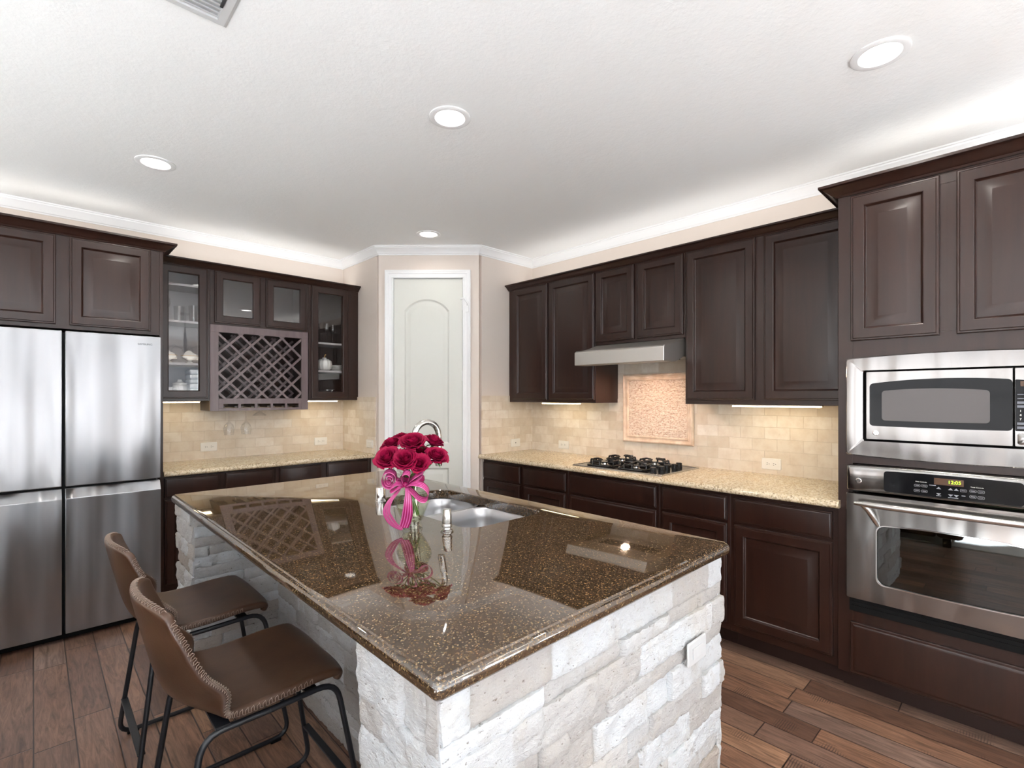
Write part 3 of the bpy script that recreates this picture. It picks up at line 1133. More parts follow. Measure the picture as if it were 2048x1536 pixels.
# ------------------------------------------------------------------ refrigerator
t = thing('refrigerator', 'four-door brushed stainless steel refrigerator standing left of the counter', 'refrigerator', (-.339, 3.868, 0))
FWID = .929
MB().box(.006, FWID - .006, .085, .70, .05, 1.79).build('body', 'darkgrey', t, .003)
MB().box(.02, FWID - .02, .07, .68, .001, .05).build('base_grille', 'black', t)
for x0, x1 in ((0, .457), (.472, FWID)):
    MB().box(x0, x1, 0, .075, .900, 1.800).build('upper_door', 'fridge', t, .004)
    prof = [(.0, .048), (.0, .828), (.034, .882), (.075, .882), (.075, .048)]
    MB().prism(prof, x0, x1, 0).build('lower_door', 'fridge', t, .003)
MB().box(.4585, .4705, .03, .084, .06, 1.79).build('center_seal', 'black', t)
MB().box(.02, FWID - .02, .04, .084, .884, .898).build('handle_recess', 'black', t)
text('lettering', 'SAMSUNG', .0165, 'lettering', t, (.846, -.0008, 1.748))

# ------------------------------------------------------------------ range hood
t = thing('range_hood', 'slim stainless steel range hood under the short wall cabinet', 'range hood', (2.868, 2.334, 0), RW)
HP = [(0, 1.646), (0, 1.738), (.010, 1.748)]
for i in range(9):
    a = i / 8
    HP.append((.02 + .235 * a, 1.752 + .056 * (a ** 1.5)))
HP += [(.560, 1.809), (.560, 1.690), (.255, 1.684)]
for i in range(1, 8):
    a = i / 8
    HP.append((.255 - .15 * a, 1.684 - .038 * math.sin(a * PI / 2)))
MB().prism(HP, 0, .720, 0).build('hood_shell', 'hood_steel', t, .004, angle=40)
MB().box(.10, .62, .27, .40, 1.678, 1.6835).build('filter', 'darkgrey', t)

# ------------------------------------------------------------------ gas cooktop
t = thing('gas_cooktop', 'black glass gas cooktop with four burners set into the right counter', 'cooktop', (2.832, 2.312, .920), RW)
MB().box(0, .702, 0, .495, 0, .008).build('glass_plate', 'blackenamel', t, .002)
mb = MB()
mb.loft([rect_xy for rect_xy in ([(-.004 + i, -.006 + i, z), (.706 - i, -.006 + i, z), (.706 - i, .499 - i, z), (-.004 + i, .499 - i, z)] for i, z in ((0, 0), (0, .008), (.003, .010), (.009, .010), (.009, 0)))], True, ring=True)
mb.build('steel_trim', 'nickel', t)


def burner(x, y, r):
    b = MB().lathe([(r * .62, .008), (r * .62, .014), (r * .45, .018), (r * .42, .026), (.0, .026)], 20, (x, y, 0)).build('burner', 'nickel', t)
    MB().lathe([(r * .40, .026), (r * .44, .029), (r * .42, .035), (.0, .037)], 20, (x, y, 0), False).build('burner_cap', 'blackenamel', b)
    mb = MB()
    q = rrect(x - .098, x + .098, y - .098, y + .098, .05, 5)
    mb.tube([(a, c, .016) for a, c in q], .0078, 8, cyc=True)
    for k in range(4):
        a = k * PI / 2
        d = Vector((math.cos(a), math.sin(a), 0))
        e = Vector((-d.y, d.x, 0))
        o = Vector((x, y, 0))
        for s_ in (-.03, .03):
            mb.tube([o + d * .098 + e * s_ + Vector((0, 0, .016)), o + d * .096 + e * s_ + Vector((0, 0, .042)), o + d * .084 + e * s_ + Vector((0, 0, .050))], .0062, 8)
        mb.tube([o + d * .092 - e * .034 + Vector((0, 0, .046)), o + d * .092 + e * .034 + Vector((0, 0, .046))], .0068, 8)
        mb.tube([o + d * .094 + Vector((0, 0, .046)), o + d * .06 + Vector((0, 0, .053)), o + d * .026 + Vector((0, 0, .052))], [.0075, .0068, .0045], 8)
    mb.build('grate', 'blackenamel', t)


for x, y, r in ((.185, .120, .062), (.165, .370, .055), (.445, .120, .052), (.435, .370, .066)):
    burner(x, y, r)
for x, y in ((.600, .075), (.612, .160), (.600, .250), (.612, .335), (.600, .415)):
    prof = [(.0225, .008), (.0225, .012), (.020, .014), (.019, .036), (.016, .040), (0, .040)]
    mb = MB().lathe(prof, 16, (x, y, 0))
    for k in range(8):
        a = k * PI / 4
        mb.tube([(x + .0195 * math.cos(a), y + .0195 * math.sin(a), .014), (x + .0185 * math.cos(a), y + .0185 * math.sin(a), .037)], .0028, 6)
    mb.build('control_knob', 'blackenamel', t)

# ------------------------------------------------------------------ microwave and oven in the tower


def floop(x0, x1, z0, z1, r, at, ab, y, K=10, k=4, xc=None, hw=None):
    """rounded rectangle loop with bowed top and bottom edges"""
    xc = (x0 + x1) / 2 if xc is None else xc
    hw = (x1 - x0) / 2 if hw is None else hw
    q = []
    for cx, cz, a0 in ((x1 - r, z0 + r, -PI / 2), (x1 - r, z1 - r, 0), (x0 + r, z1 - r, PI / 2), (x0 + r, z0 + r, PI)):
        for i in range(k + 1):
            a = a0 + i * PI / 2 / k
            q.append((cx + r * math.cos(a), cz + r * math.sin(a)))
        nx = {-PI / 2: None, 0: (x0 + r, z1), PI / 2: None, PI: (x1 - r, z0)}[a0]
        if nx:
            a_, b_ = q[-1], nx
            for i in range(1, K):
                q.append((a_[0] + (b_[0] - a_[0]) * i / K, a_[1]))
    out = []
    zm = (z0 + z1) / 2
    for x, z in q:
        b = max(0, 1 - ((x - xc) / hw) ** 2)
        out.append((x, y, z + (at if z > zm else -ab) * b))
    return out


t = thing('microwave', 'built-in stainless steel microwave in the oven tower, above the wall oven', 'microwave', (2.79, .656, 0), RW)
mb = MB()
mb.loft([floop(.037, .779, 1.146, 1.598, .010, .013, .010, y) for y in (.019, -.001)] +
        [floop(.041, .775, 1.150, 1.594, .009, .013, .010, -.005)] +
        [floop(.098, .716, 1.214, 1.541, .010, .0, .0, -.005), floop(.104, .710, 1.217, 1.538, .008, 0, 0, -.001), floop(.107, .707, 1.218, 1.537, .006, 0, 0, .019)], True, ring=True)
mb.build('trim_kit', 'oven_steel', t, angle=35)
MB().box(.07, .745, .021, .46, 1.19, 1.575).build('body', 'black', t)
mb = MB()
mb.loft([floop(.117, .5985, 1.223, 1.534, .004, 0, 0, y) for y in (.018, -.006)] + [floop(.119, .5965, 1.225, 1.532, .004, 0, 0, -.009)], True, True, True)
md = mb.build('door', 'oven_steel', t, angle=35)
mb = MB()
mb.loft([floop(.6015, .703, 1.223, 1.534, .004, 0, 0, y) for y in (.018, -.006)] + [floop(.6035, .701, 1.225, 1.532, .004, 0, 0, -.009)], True, True, True)
mc = mb.build('control_panel', 'oven_steel', t, angle=35)
mb = MB().loft([floop(.131, .5965, 1.286, 1.478, .014, .020, .003, y, xc=.408, hw=.28) for y in (-.0088, -.0098)], True, True, True)
mb.build('door_window', 'blackgloss', md)
mb = MB().loft([floop(.177, .532, 1.312, 1.445, .012, .010, .002, y) for y in (-.0096, -.0104)], True, True, True)
mb.build('mesh_screen', 'greywindow', md)
mb = MB().loft([floop(.6037, .687, 1.286, 1.478, .004, .018, .003, y, xc=.408, hw=.28) for y in (-.0088, -.0098)], True, True, True)
mb.build('keypad_glass', 'blackgloss', mc)
MB().box(.618, .676, -.0104, -.0096, 1.460, 1.480).build('display', 'amber', mc)
for ci, x in enumerate((.6185, .645, .6715)):
    for zi, z in enumerate((1.428, 1.412)):
        MB().box(x - .009, x + .009, -.0104, -.0096, z - .0017, z + .0017).build('key_mark', 'keypad', mc)
    for z in (1.396, 1.381, 1.314, 1.298):
        MB().box(x - .0095, x + .0095, -.0103, -.0096, z - .0048, z + .0048).build('touch_key', 'keypad', mc)
for ri, row in enumerate(('123', '456', '789')):
    for ci, ch in enumerate(row):
        text('key_digit', ch, .012, 'plate', mc, ((.6185, .645, .6715)[ci], -.0098, (1.363, 1.347, 1.331)[ri]), .0004)
mb = MB().loft([floop(.610, .694, 1.232, 1.276, .007, 0, 0, y) for y in (-.0085, -.0115)] + [floop(.612, .692, 1.234, 1.274, .006, 0, 0, -.0125)], True, True, True)
mb.build('door_button', 'oven_steel', mc)


def emblem(parent, x, z, y):
    e = MB().lathe([(0, .002), (.0085, .002), (.0095, .0034), (.0118, .003), (.0125, 0)], 24).build('emblem', 'chrome', parent, loc=(x, y, z), rot=(PI / 2, 0, 0))
    text('emblem_letters', 'GE', .010, 'darkgrey', e, (0, 0, .0022), .0004, rot=(0, 0, 0))
    return e


emblem(md, .154, 1.254, -.009)

t = thing('wall_oven', 'stainless steel wall oven with a bar handle and a green clock, below the microwave', 'oven', (2.79, .656, 0), RW)
mb = MB()
mb.loft([floop(.043, .773, .981, 1.100, .008, .004, 0, y) for y in (.019, -.014)] + [floop(.046, .770, .983, 1.097, .008, .004, 0, -.021), floop(.052, .764, .988, 1.088, .008, .004, 0, -.025)], True, True, True)
cp = mb.build('control_panel', 'oven_steel', t, angle=60)
mb = MB().loft([floop(.187, .629, .993, 1.084, .012, .004, 0, y) for y in (-.0245, -.0262)], True, True, True)
mb.build('control_glass', 'blackgloss', cp)
MB().box(.361, .455, -.0267, -.026, 1.047, 1.075).build('display', 'amber', cp)
text('clock_digits', '12:05', .019, 'clock', cp, (.426, -.0268, 1.061), .0003)
text('panel_lettering', 'Oven Controls', .0062, 'plate', cp, (.318, -.0264, 1.052), .0003)
text('panel_lettering', 'Timer Controls', .0062, 'plate', cp, (.495, -.0264, 1.050), .0003)
for x, z in ((.305, 1.035), (.329, 1.036), (.304, 1.013), (.329, 1.013), (.454, 1.032), (.483, 1.034), (.507, 1.034), (.483, 1.011), (.507, 1.010)):
    L = [floop(x - .0105, x + .0105, z - .0055, z + .0055, .004, 0, 0, y, K=2) for y in (-.0261, -.0266)] + [floop(x - .0096, x + .0096, z - .0046, z + .0046, .0035, 0, 0, y, K=2) for y in (-.0266, -.0261)]
    MB().loft(L, True, ring=True).build('button_outline', 'keytext', cp)
    MB().box(x - .0065, x + .0065, -.0266, -.0261, z - .001, z + .001).build('button_mark', 'keytext', cp)
for x in (.376, .414, .432):
    for s_ in (1, -1):
        zc = 1.020 + s_ * .013
        MB().prism([(x - .008, zc - s_ * .004), (x + .008, zc - s_ * .004), (x, zc + s_ * .005)], -.0266, -.0261, 1).build('arrow_button', 'keytext', cp)
for x0, x1, z0, z1 in ((.345, .367, 1.041, 1.0435), (.368, .384, .9995, 1.002), (.406, .438, .9965, .9995), (.448, .460, 1.009, 1.012)):
    MB().box(x0, x1, -.0266, -.0261, z0, z1).build('button_mark', 'keytext', cp)
emblem(cp, .092, 1.030, -.0252)
wx = (.160, .656, .568, .834)
mb = MB()
mb.loft([floop(.042, .774, .478, .971, .006, 0, 0, y) for y in (.016, -.022)] + [floop(.045, .771, .481, .968, .006, 0, 0, -.027), floop(wx[0], wx[1], wx[2], wx[3], .030, .012, .004, -.029), floop(wx[0] + .003, wx[1] - .003, wx[2] + .003, wx[3] - .003, .028, .012, .004, -.026), floop(wx[0] + .003, wx[1] - .003, wx[2] + .003, wx[3] - .003, .028, .012, .004, .016)], True, ring=True)
od = mb.build('door', 'oven_steel', t, angle=35)
mb = MB().loft([floop(wx[0] + .003, wx[1] - .003, wx[2] + .003, wx[3] - .003, .028, .012, .004, y) for y in (-.022, -.018)], True, True, True)
mb.build('window_pane', 'ovenpane', od)
mb = MB()
mb.loft([floop(wx[0] + a, wx[1] - a, wx[2] + a, wx[3] - a, .029, .012, .004, y) for a, y in ((-.003, -.0285), (-.002, -.0315), (.002, -.0315), (.004, -.026))], True, ring=True)
mb.build('window_trim', 'chrome', od, angle=60)
mb = MB()
hp = [(.086 + .644 * i / 16, -.078 - .006 * (1 - ((i - 8) / 8) ** 2), .934) for i in range(17)]
mb.tube(hp, [.009] + [.0145] * 15 + [.009], 14)
for sx_ in (1, -1):
    X_ = lambda x: .408 + (x - .408) * sx_
    mb.tube([(X_(.118), -.076, .932), (X_(.136), -.072, .912), (X_(.150), -.056, .880), (X_(.160), -.040, .852), (X_(.166), -.024, .834)], [.0125, .0135, .0125, .0105, .008], 12)
mb.build('handle', 'nickel', od, angle=60)
mb = MB()
mb.box(.066, .750, .022, .032, .575, .59)
mb.box(.066, .080, .022, .50, .49, 1.085).box(.736, .750, .022, .50, .49, 1.085).box(.080, .736, .022, .50, .49, .50).box(.080, .736, .022, .50, 1.07, 1.085).box(.080, .736, .49, .50, .50, 1.07)
mb.build('oven_cavity', 'blackenamel', t)
for z in (.62, .735):
    mb = MB()
    for i in range(15):
        y = .05 + .42 * i / 14
        mb.tube([(.085, y, z), (.73, y, z)], .0025, 6)
    mb.tube([(.085, .05, z), (.085, .47, z)], .004, 6).tube([(.73, .05, z), (.73, .47, z)], .004, 6)
    mb.build('oven_rack', 'nickel', t)
MB().box(.050, .766, .001, .018, .412, .476).box(.060, .756, -.004, .001, .430, .440).box(.060, .756, -.004, .001, .450, .458).build('vent_grille', 'black', t)

# ------------------------------------------------------------------ outlets and switch plates


def outlet(loc, rotz, label, kind='duplex', w=.118, h=.072):
    o = thing('power_outlet' if kind == 'duplex' else 'wall_plate', label, 'outlet' if kind == 'duplex' else 'wall plate', loc, rotz, 'outlet plates on the tiled walls')
    mb = MB().loft([[(x, y, z) for x, z in rrect(-w / 2 + i, w / 2 - i, -h / 2 + i, h / 2 - i, .006, 3)] for i, y in ((0, 0), (0, -.003), (.003, -.006))], True, True, True)
    mb.build('cover_plate', 'plate', o)
    if kind == 'duplex':
        for x in (-.0195, .0195):
            r = MB().loft([[(x + a, y, b) for a, b in rrect(-.0165, .0165, -.014, .014, .012, 4)] for y in (-.0055, -.0078)], True, True, True).build('receptacle', 'plate', o)
            MB().box(x - .007, x + .000, -.0082, -.0076, .004, .0065).box(x - .007, x - .001, -.0082, -.0076, -.0065, -.004).box(x + .006, x + .010, -.0082, -.0076, -.002, .002).build('slots', 'slot', r)
        MB().lathe([(0, .001), (.003, .001), (.0035, 0)], 10).build('screw', 'plate', o, loc=(0, -.006, 0), rot=(PI / 2, 0, 0))
    elif kind == 'jack':
        MB().lathe([(0, .002), (.004, .002), (.005, 0)], 12).build('jack', 'slot', o, loc=(0, -.006, 0), rot=(PI / 2, 0, 0))
    else:
        MB().box(-.033, .033, -.010, -.005, -.016, .016).build('rocker', 'plate', o, .001)
    return o


outlet((XR - TH, 2.914, .988), RW, 'ivory outlet on the tiles left of the cooktop, under the two-door wall cabinet')
outlet((XR - TH, 1.170, .986), RW, 'ivory outlet on the tiles between the cooktop and the oven tower')
outlet((3.205, Y1 - TH, .995), 0, 'plain plate with one small jack on the tiles right of the pantry door', 'jack')
outlet((1.018, YL - TH, 1.016), 0, 'ivory outlet on the left wall tiles below the hanging stemware')
outlet((1.930, YL - TH, 1.005), 0, 'ivory outlet on the left wall tiles near the pantry corner')
outlet((X1 - TH, 4.055, 1.003), RW, 'ivory plate on the tiled return left of the pantry door', 'rocker')
ip = outlet((1.490, .729, .631), 0, 'stone-coloured plate on the front of the stone island', 'rocker')
for c_ in ip.children:
    c_.data.materials[0] = MT['stoneplate']
ip['group'] = ''
del ip['group']

# ------------------------------------------------------------------ lamps


def under_light(loc, rotz, w, label):
    o = thing('under_cabinet_light', label, 'light', loc, rotz, 'under-cabinet lights')
    MB().box(0, w, 0, .07, -.006, 0).build('housing', 'plate', o)
    MB().box(.006, w - .006, .008, .062, -.014, -.006).build('diffuser', 'warmtube', o, .002)


UG = 'glowing warm strip light under the '
under_light((3.20, 2.98, 1.3695), RW, .40, UG + 'wall cabinet left of the range hood')
under_light((3.20, 1.335, 1.3695), RW, .50, UG + 'wall cabinet right of the range hood')
under_light((.645, 4.34, 1.3875), 0, .265, UG + 'glass cabinet beside the refrigerator')
under_light((1.712, 4.34, 1.3875), 0, .275, UG + 'glass cabinet beside the pantry wall')


def downlight(x, y, label, power=5):
    o = thing('recessed_light', label, 'light', (x, y, CEIL), 0, 'recessed ceiling lights')
    MB().lathe([(.095, 0), (.095, -.004), (.088, -.007), (.070, -.006), (.066, -.002), (.066, .0)], 36).build('trim_ring', 'trim', o)
    MB().lathe([(.066, -.0015), (.05, -.003), (.0, -.0035)], 32).build('lens', 'lens', o)
    a = area('recessed_lamp', (x, y, CEIL - .012), (0, 0, 0), .12, .12, power, (1.0, .95, .88), 'DISK', math.radians(150))
    return o


downlight(.488, 3.362, 'recessed ceiling light nearest the refrigerator')
downlight(1.393, 1.871, 'recessed ceiling light above the middle of the island')
downlight(2.306, .403, 'recessed ceiling light nearest the oven tower')
downlight(2.269, 3.331, 'recessed ceiling light in front of the pantry door', 1.0)
downlight(.488, .403, 'recessed ceiling light above the stool side, near the camera')

# ceiling vent
t = thing('ceiling_vent', 'white louvred air vent in the ceiling', 'vent', (.283, 1.826, CEIL))
vx, vy = .203, .128
mb = MB()
mb.loft([[(-vx + i, -vy + i, z), (vx - i, -vy + i, z), (vx - i, vy - i, z), (-vx + i, vy - i, z)] for i, z in ((0, 0), (0, -.003), (.010, -.010), (.034, -.012), (.036, -.002), (.036, 0))], True, ring=True)
mb.build('frame', 'ventwhite', t)
for k in range(9):
    y = -vy + .044 + k * .0205
    MB().loft([[(x, y - .004, -.0125), (x, y + .004, -.0105), (x, y + .006, -.003), (x, y + .005, -.0025), (x, y + .0028, -.0095), (x, y - .004, -.0115)] for x in (-vx + .036, vx - .036)], True, True, True).build('louvre', 'ventwhite', t)
MB().box(-vx + .036, vx - .036, -vy + .036, vy - .036, -.0015, -.0005).build('backing', 'stoneplate', t)
MB().box(vx - .045, vx - .037, -.03, .02, -.016, -.010).build('lever', 'darkgrey', t)

o = MB().loft([[(x, y, z) for x, y in rrect(-2.9 + i, 2.9 - i, -1.45 + i, 1.45 - i, .05, 3)] for i, z in ((0, 0), (0, .008), (.006, .012))], True, True, True).build('area_rug', 'greywool', loc=(.1, -2.55, 0))  # unseen rug added as a sunlit reflector for the ceiling
tag(o, 'large pale grey rug on the floor behind the camera, in the sun by the windows', 'rug')

o = MB().loft([[(x, y, z) for x, y in rrect(-1.1 + i, 1.1 - i, -1.9 + i, 1.9 - i, .05, 3)] for i, z in ((0, 0), (0, .008), (.006, .012))], True, True, True).build('area_rug', 'beigewool', loc=(-1.85, 1.95, 0))  # second added rug, lifts the ceiling with sun from the side windows
tag(o, 'beige wool rug on the floor left of the kitchen by the side windows', 'rug')

# sofa added outside the frame, its back keeping rug bounce off the island stone
t = thing('sofa', 'long brown sofa left of the kitchen with its back to the bar stools', 'sofa', (-.95, 1.95, 0))
MB().box(-.42, .30, -1.3, 1.3, .08, .30).build('base', 'leather', t, .02)
MB().box(.10, .32, -1.3, 1.3, .30, .98).build('backrest', 'leather', t, .04)
for y in (-1.40, 1.40):
    MB().box(-.45, .32, y - .10, y + .10, .08, .64).build('armrest', 'leather', t, .04)
for y in (-.87, 0, .87):
    MB().box(-.45, .10, y - .42, y + .42, .30, .46).build('seat_cushion', 'leather', t, .04)
for x in (-.38, .26):
    for y in (-1.38, 1.38):
        MB().box(x - .03, x + .03, y - .03, y + .03, 0, .08).build('leg', 'kick', t)

# chandelier over the table area behind the camera, mirrored in the cabinet glass
t = thing('chandelier', 'dark bronze chandelier with white bell shades, mirrored in the left glass cabinet', 'chandelier', (1.70, -.55, CEIL))
MB().lathe([(0, -.03), (.05, -.028), (.065, -.01), (.065, 0)], 20).build('canopy', 'iron', t)
MB().tube([(0, 0, -.03), (0, 0, -.30)], .008, 8).lathe([(.006, -.30), (.022, -.32), (.014, -.36), (.03, -.42), (.018, -.48), (.026, -.52), (.012, -.58), (.02, -.62), (0, -.64)], 14).build('stem', 'iron', t)
for k in range(5):
    a = k * 2 * PI / 5 + .3
    d = Vector((math.cos(a), math.sin(a), 0))
    MB().tube([d * .015 + Vector((0, 0, -.60)), d * .08 + Vector((0, 0, -.54)), d * .16 + Vector((0, 0, -.50)), d * .23 + Vector((0, 0, -.54)), d * .25 + Vector((0, 0, -.60))], .007, 8).build('arm', 'iron', t)
    MB().lathe([(.02, 0), (.045, -.02), (.07, -.06), (.078, -.10), (.074, -.10), (.066, -.06), (.04, -.024), (.0, -.01)], 20, tuple(d * .25 + Vector((0, 0, -.60)))).build('shade', 'shade', t)

# ------------------------------------------------------------------ faucet, soap pump, air gap
t = thing('kitchen_faucet', 'tall brushed gooseneck faucet on the island, behind the roses', 'faucet', (1.13, 1.76, .920))
MB().lathe([(.0, .0), (.028, 0), (.028, .006), (.021, .012), (.018, .03), (.017, .10), (.0135, .115), (.0, .116)], 20).build('base', 'nickel', t)
R_ = .06
pts = [(0, 0, .10), (0, 0, .25), (0, 0, .333)] + [(R_ - R_ * math.cos(a), 0, .333 + R_ * math.sin(a)) for a in [PI * i / 14 for i in range(1, 15)]] + [(2 * R_, 0, .30)]
MB().tube(pts, .0125, 14).build('gooseneck', 'nickel', t, angle=60)
MB().lathe([(.0125, .31), (.015, .30), (.016, .22), (.014, .205), (.0, .204)], 18, (2 * R_, 0, 0)).build('spray_head', 'nickel', t)
MB().tube([(0, .015, .07), (0, .035, .075), (.0, .05, .095), (0, .06, .15)], [.009, .008, .006, .005], 10).build('lever', 'nickel', t)

t = thing('soap_dispenser', 'short brushed metal soap dispenser at the edge of the sink, in front of the roses', 'soap dispenser', (1.107, 1.505, .920))
MB().lathe([(0, 0), (.0235, 0), (.024, .004), (.020, .008), (.016, .010), (.015, .016), (.0185, .018), (.0195, .022), (.018, .028), (.0175, .030)], 24).build('base', 'nickel', t)
MB().lathe([(.0175, .030), (.0185, .034), (.0170, .055), (.0145, .080), (.0125, .083), (0, .0835)], 24).build('pump_cap', 'nickel', t)

t = thing('sink_air_gap', 'small chrome cylinder air gap cap at the far end of the sink', 'air gap', (1.194, 2.260, .920))
t.location = (1.1935, 2.153, .920)
MB().lathe([(0, 0), (.0255, 0), (.0255, .005), (.0235, .006), (.0225, .060), (.020, .067), (0, .069)], 24).build('cap', 'chrome', t)

# ------------------------------------------------------------------ bar stools


def sstep(a, b, x):
    x = max(0, min(1, (x - a) / (b - a)))
    return x * x * (3 - 2 * x)


SP = [(.236, .540), (.232, .556), (.205, .566), (.14, .565), (.06, .556), (-.02, .549), (-.09, .549), (-.145, .560), (-.184, .586), (-.206, .628), (-.222, .682), (-.238, .748), (-.254, .818), (-.268, .884)]


def catmull(P, s):
    n = len(P) - 1
    f = min(max(s * n, 0), n - 1e-6)
    i = int(f)
    u = f - i
    p = [Vector(P[max(0, min(n, i + k))]) for k in (-1, 0, 1, 2)]
    return .5 * ((2 * p[1]) + (p[2] - p[0]) * u + (2 * p[0] - 5 * p[1] + 4 * p[2] - p[3]) * u * u + (3 * p[1] - p[0] - 3 * p[2] + p[3]) * u ** 3)


def shell(s, t):
    q = catmull(SP, s)
    w = .222 - .010 * sstep(.5, .75, s) - .016 * sstep(.75, 1, s)
    x, z = q.x, q.y
    x += (.088 - .038 * sstep(.62, 1, s)) * sstep(.44, .62, s) * abs(t) ** 2.2
    bump = math.exp(-((s - .62) / .12) ** 2)
    z += .036 * bump * abs(t) ** 2.4 + .010 * sstep(.1, .4, s) * (1 - sstep(.6, .8, s)) * t * t
    z -= .026 * sstep(.86, 1, s) * abs(t) ** 4
    x -= .030 * (1 - sstep(0, .16, s)) * abs(t) ** 5
    y = w * t * (1 - .05 * sstep(.9, 1, s) * abs(t) ** 3 - .05 * (1 - sstep(0, .12, s)) * abs(t) ** 4)
    return Vector((x, y, z))


def make_stool(loc, label):
    t = thing('bar_stool', label, 'bar stool', loc, 0, 'leather bar stools at the island')
    NS, NT = 34, 20
    mb = MB()
    mb.loft([[tuple(shell(i / NS, -1 + 2 * j / NT)) for j in range(NT + 1)] for i in range(NS + 1)], False)
    o = mb.build('seat_shell', 'leather', t, angle=80, recalc=False)
    so = o.modifiers.new('thickness', 'SOLIDIFY')
    so.thickness = .026
    so.offset = 0
    sb = o.modifiers.new('smooth', 'SUBSURF')
    sb.levels = 1
    sb.render_levels = 2
    # whip stitching round the rim
    mb = MB()
    rim = []
    M_ = 95
    for i in range(M_):
        s = .24 + .73 * i / (M_ - 1)
        rim.append((s, 1.0))
    top = [(1.0, 1 - 2 * i / 50) for i in range(3, 48)]
    rim = rim + top + [(s, -1.0) for s, _ in reversed(rim)]
    zz = []
    for i, (s, tt) in enumerate(rim):
        p = shell(s, tt)
        if abs(tt) == 1.0:
            out = (p - shell(s, tt * .93)).normalized()
            alo = (shell(min(1, s + .01), tt) - shell(s - .01, tt)).normalized()
        else:
            out = (p - shell(.97, tt)).normalized()
            alo = (shell(1, tt + .02) - shell(1, tt - .02)).normalized()
        nn = out.cross(alo).normalized()
        c = p + out * .0005
        sg = 1 if i % 2 else -1
        zz += [c + nn * .0085 * sg - out * .0012, c + nn * .004 * sg + out * .0006, c - nn * .004 * sg + out * .0006]
    mb.tube(zz, .0009, 5)
    mb.build('stitching', 'thread', t)

    def fillet(P, r=.045, k=5):
        out = [Vector(P[0])]
        for a, b, c in zip(P, P[1:], P[2:]):
            a, b, c = Vector(a), Vector(b), Vector(c)
            u, v = (a - b).normalized(), (c - b).normalized()
            rr = min(r, (a - b).length * .45, (c - b).length * .45)
            p, q = b + u * rr, b + v * rr
            for i in range(k + 1):
                f = i / k
                out.append(p * (1 - f) ** 2 + b * 2 * f * (1 - f) + q * f * f)
        out.append(Vector(P[-1]))
        return out
    for sg in (1, -1):
        P = [(.02, sg * .195, .522), (.215, sg * .198, .530), (.305, sg * .238, .012), (-.215, sg * .242, .012), (-.150, sg * .185, .515), (.02, sg * .195, .522)]
        mb = MB().tube(fillet(P, .06, 6), .0088, 10)
        mb.build('side_frame', 'blackmetal', t, angle=60)
        for x in (.25, -.165):
            MB().box(x - .02, x + .02, sg * .24 - .009, sg * .24 + .009, 0, .010).build('foot_pad', 'black', t, .002)
    f = (.160 - .012) / .518
    MB().box(.305 - .09 * f - .012 + .006, .305 - .09 * f + .012 + .006, -.225, .225, .155, .163).build('foot_rest', 'blackmetal', t, .002)
    g = (.160 - .012) / .503
    MB().box(-.215 + .065 * g - .012, -.215 + .065 * g + .012, -.228, .228, .155, .163).build('rear_bar', 'blackmetal', t, .002)
    for x in (-.10, .14):
        MB().box(x - .018, x + .018, -.195, .195, .524, .531).build('seat_bracket', 'blackmetal', t)
    return t


st = make_stool((.47, 1.71, 0), 'brown leather bar stool nearest the camera, tucked under the island')
st2 = copy_tree(st, 'brown leather bar stool farther from the camera, nearer the refrigerator')
st2.location = (.47, 2.40, 0)

# ------------------------------------------------------------------ vase, roses and ribbon on the island
FW, RT = Vector((math.cos(YAW), math.sin(YAW), 0)), Vector((math.sin(YAW), -math.cos(YAW), 0))


def at(u, v, D):
    """photo measurement to room coordinates at distance D along the view axis"""
    return RT * ((u - 1024) * D / 1000) + FW * D + Vector((0, 0, H - (v - 793) * D / 1000))


VX, VY = 1.044, 1.642
t = thing('glass_vase', 'clear glass vase holding the roses on the island countertop', 'vase', (VX, VY, .920))
VP = [(0, .0), (.036, 0), (.040, .004), (.037, .012), (.034, .020), (.045, .045), (.058, .075), (.066, .100), (.067, .115), (.062, .138), (.050, .160), (.041, .178), (.039, .192), (.043, .206), (.049, .216)]
VIN = [(.0465, .216), (.040, .205), (.036, .192), (.038, .178), (.047, .159), (.059, .137), (.0640, .115), (.063, .100), (.055, .075), (.042, .046), (.030, .026), (0, .022)]
MB().lathe(VP + VIN, 36).build('vase_body', 'vase', t, angle=60)
MB().lathe([(0, .0235), (.029, .027), (.0405, .047), (.0535, .075), (.0615, .100), (.0625, .115), (.058, .135), (0, .135)], 32).build('water', 'water', t)


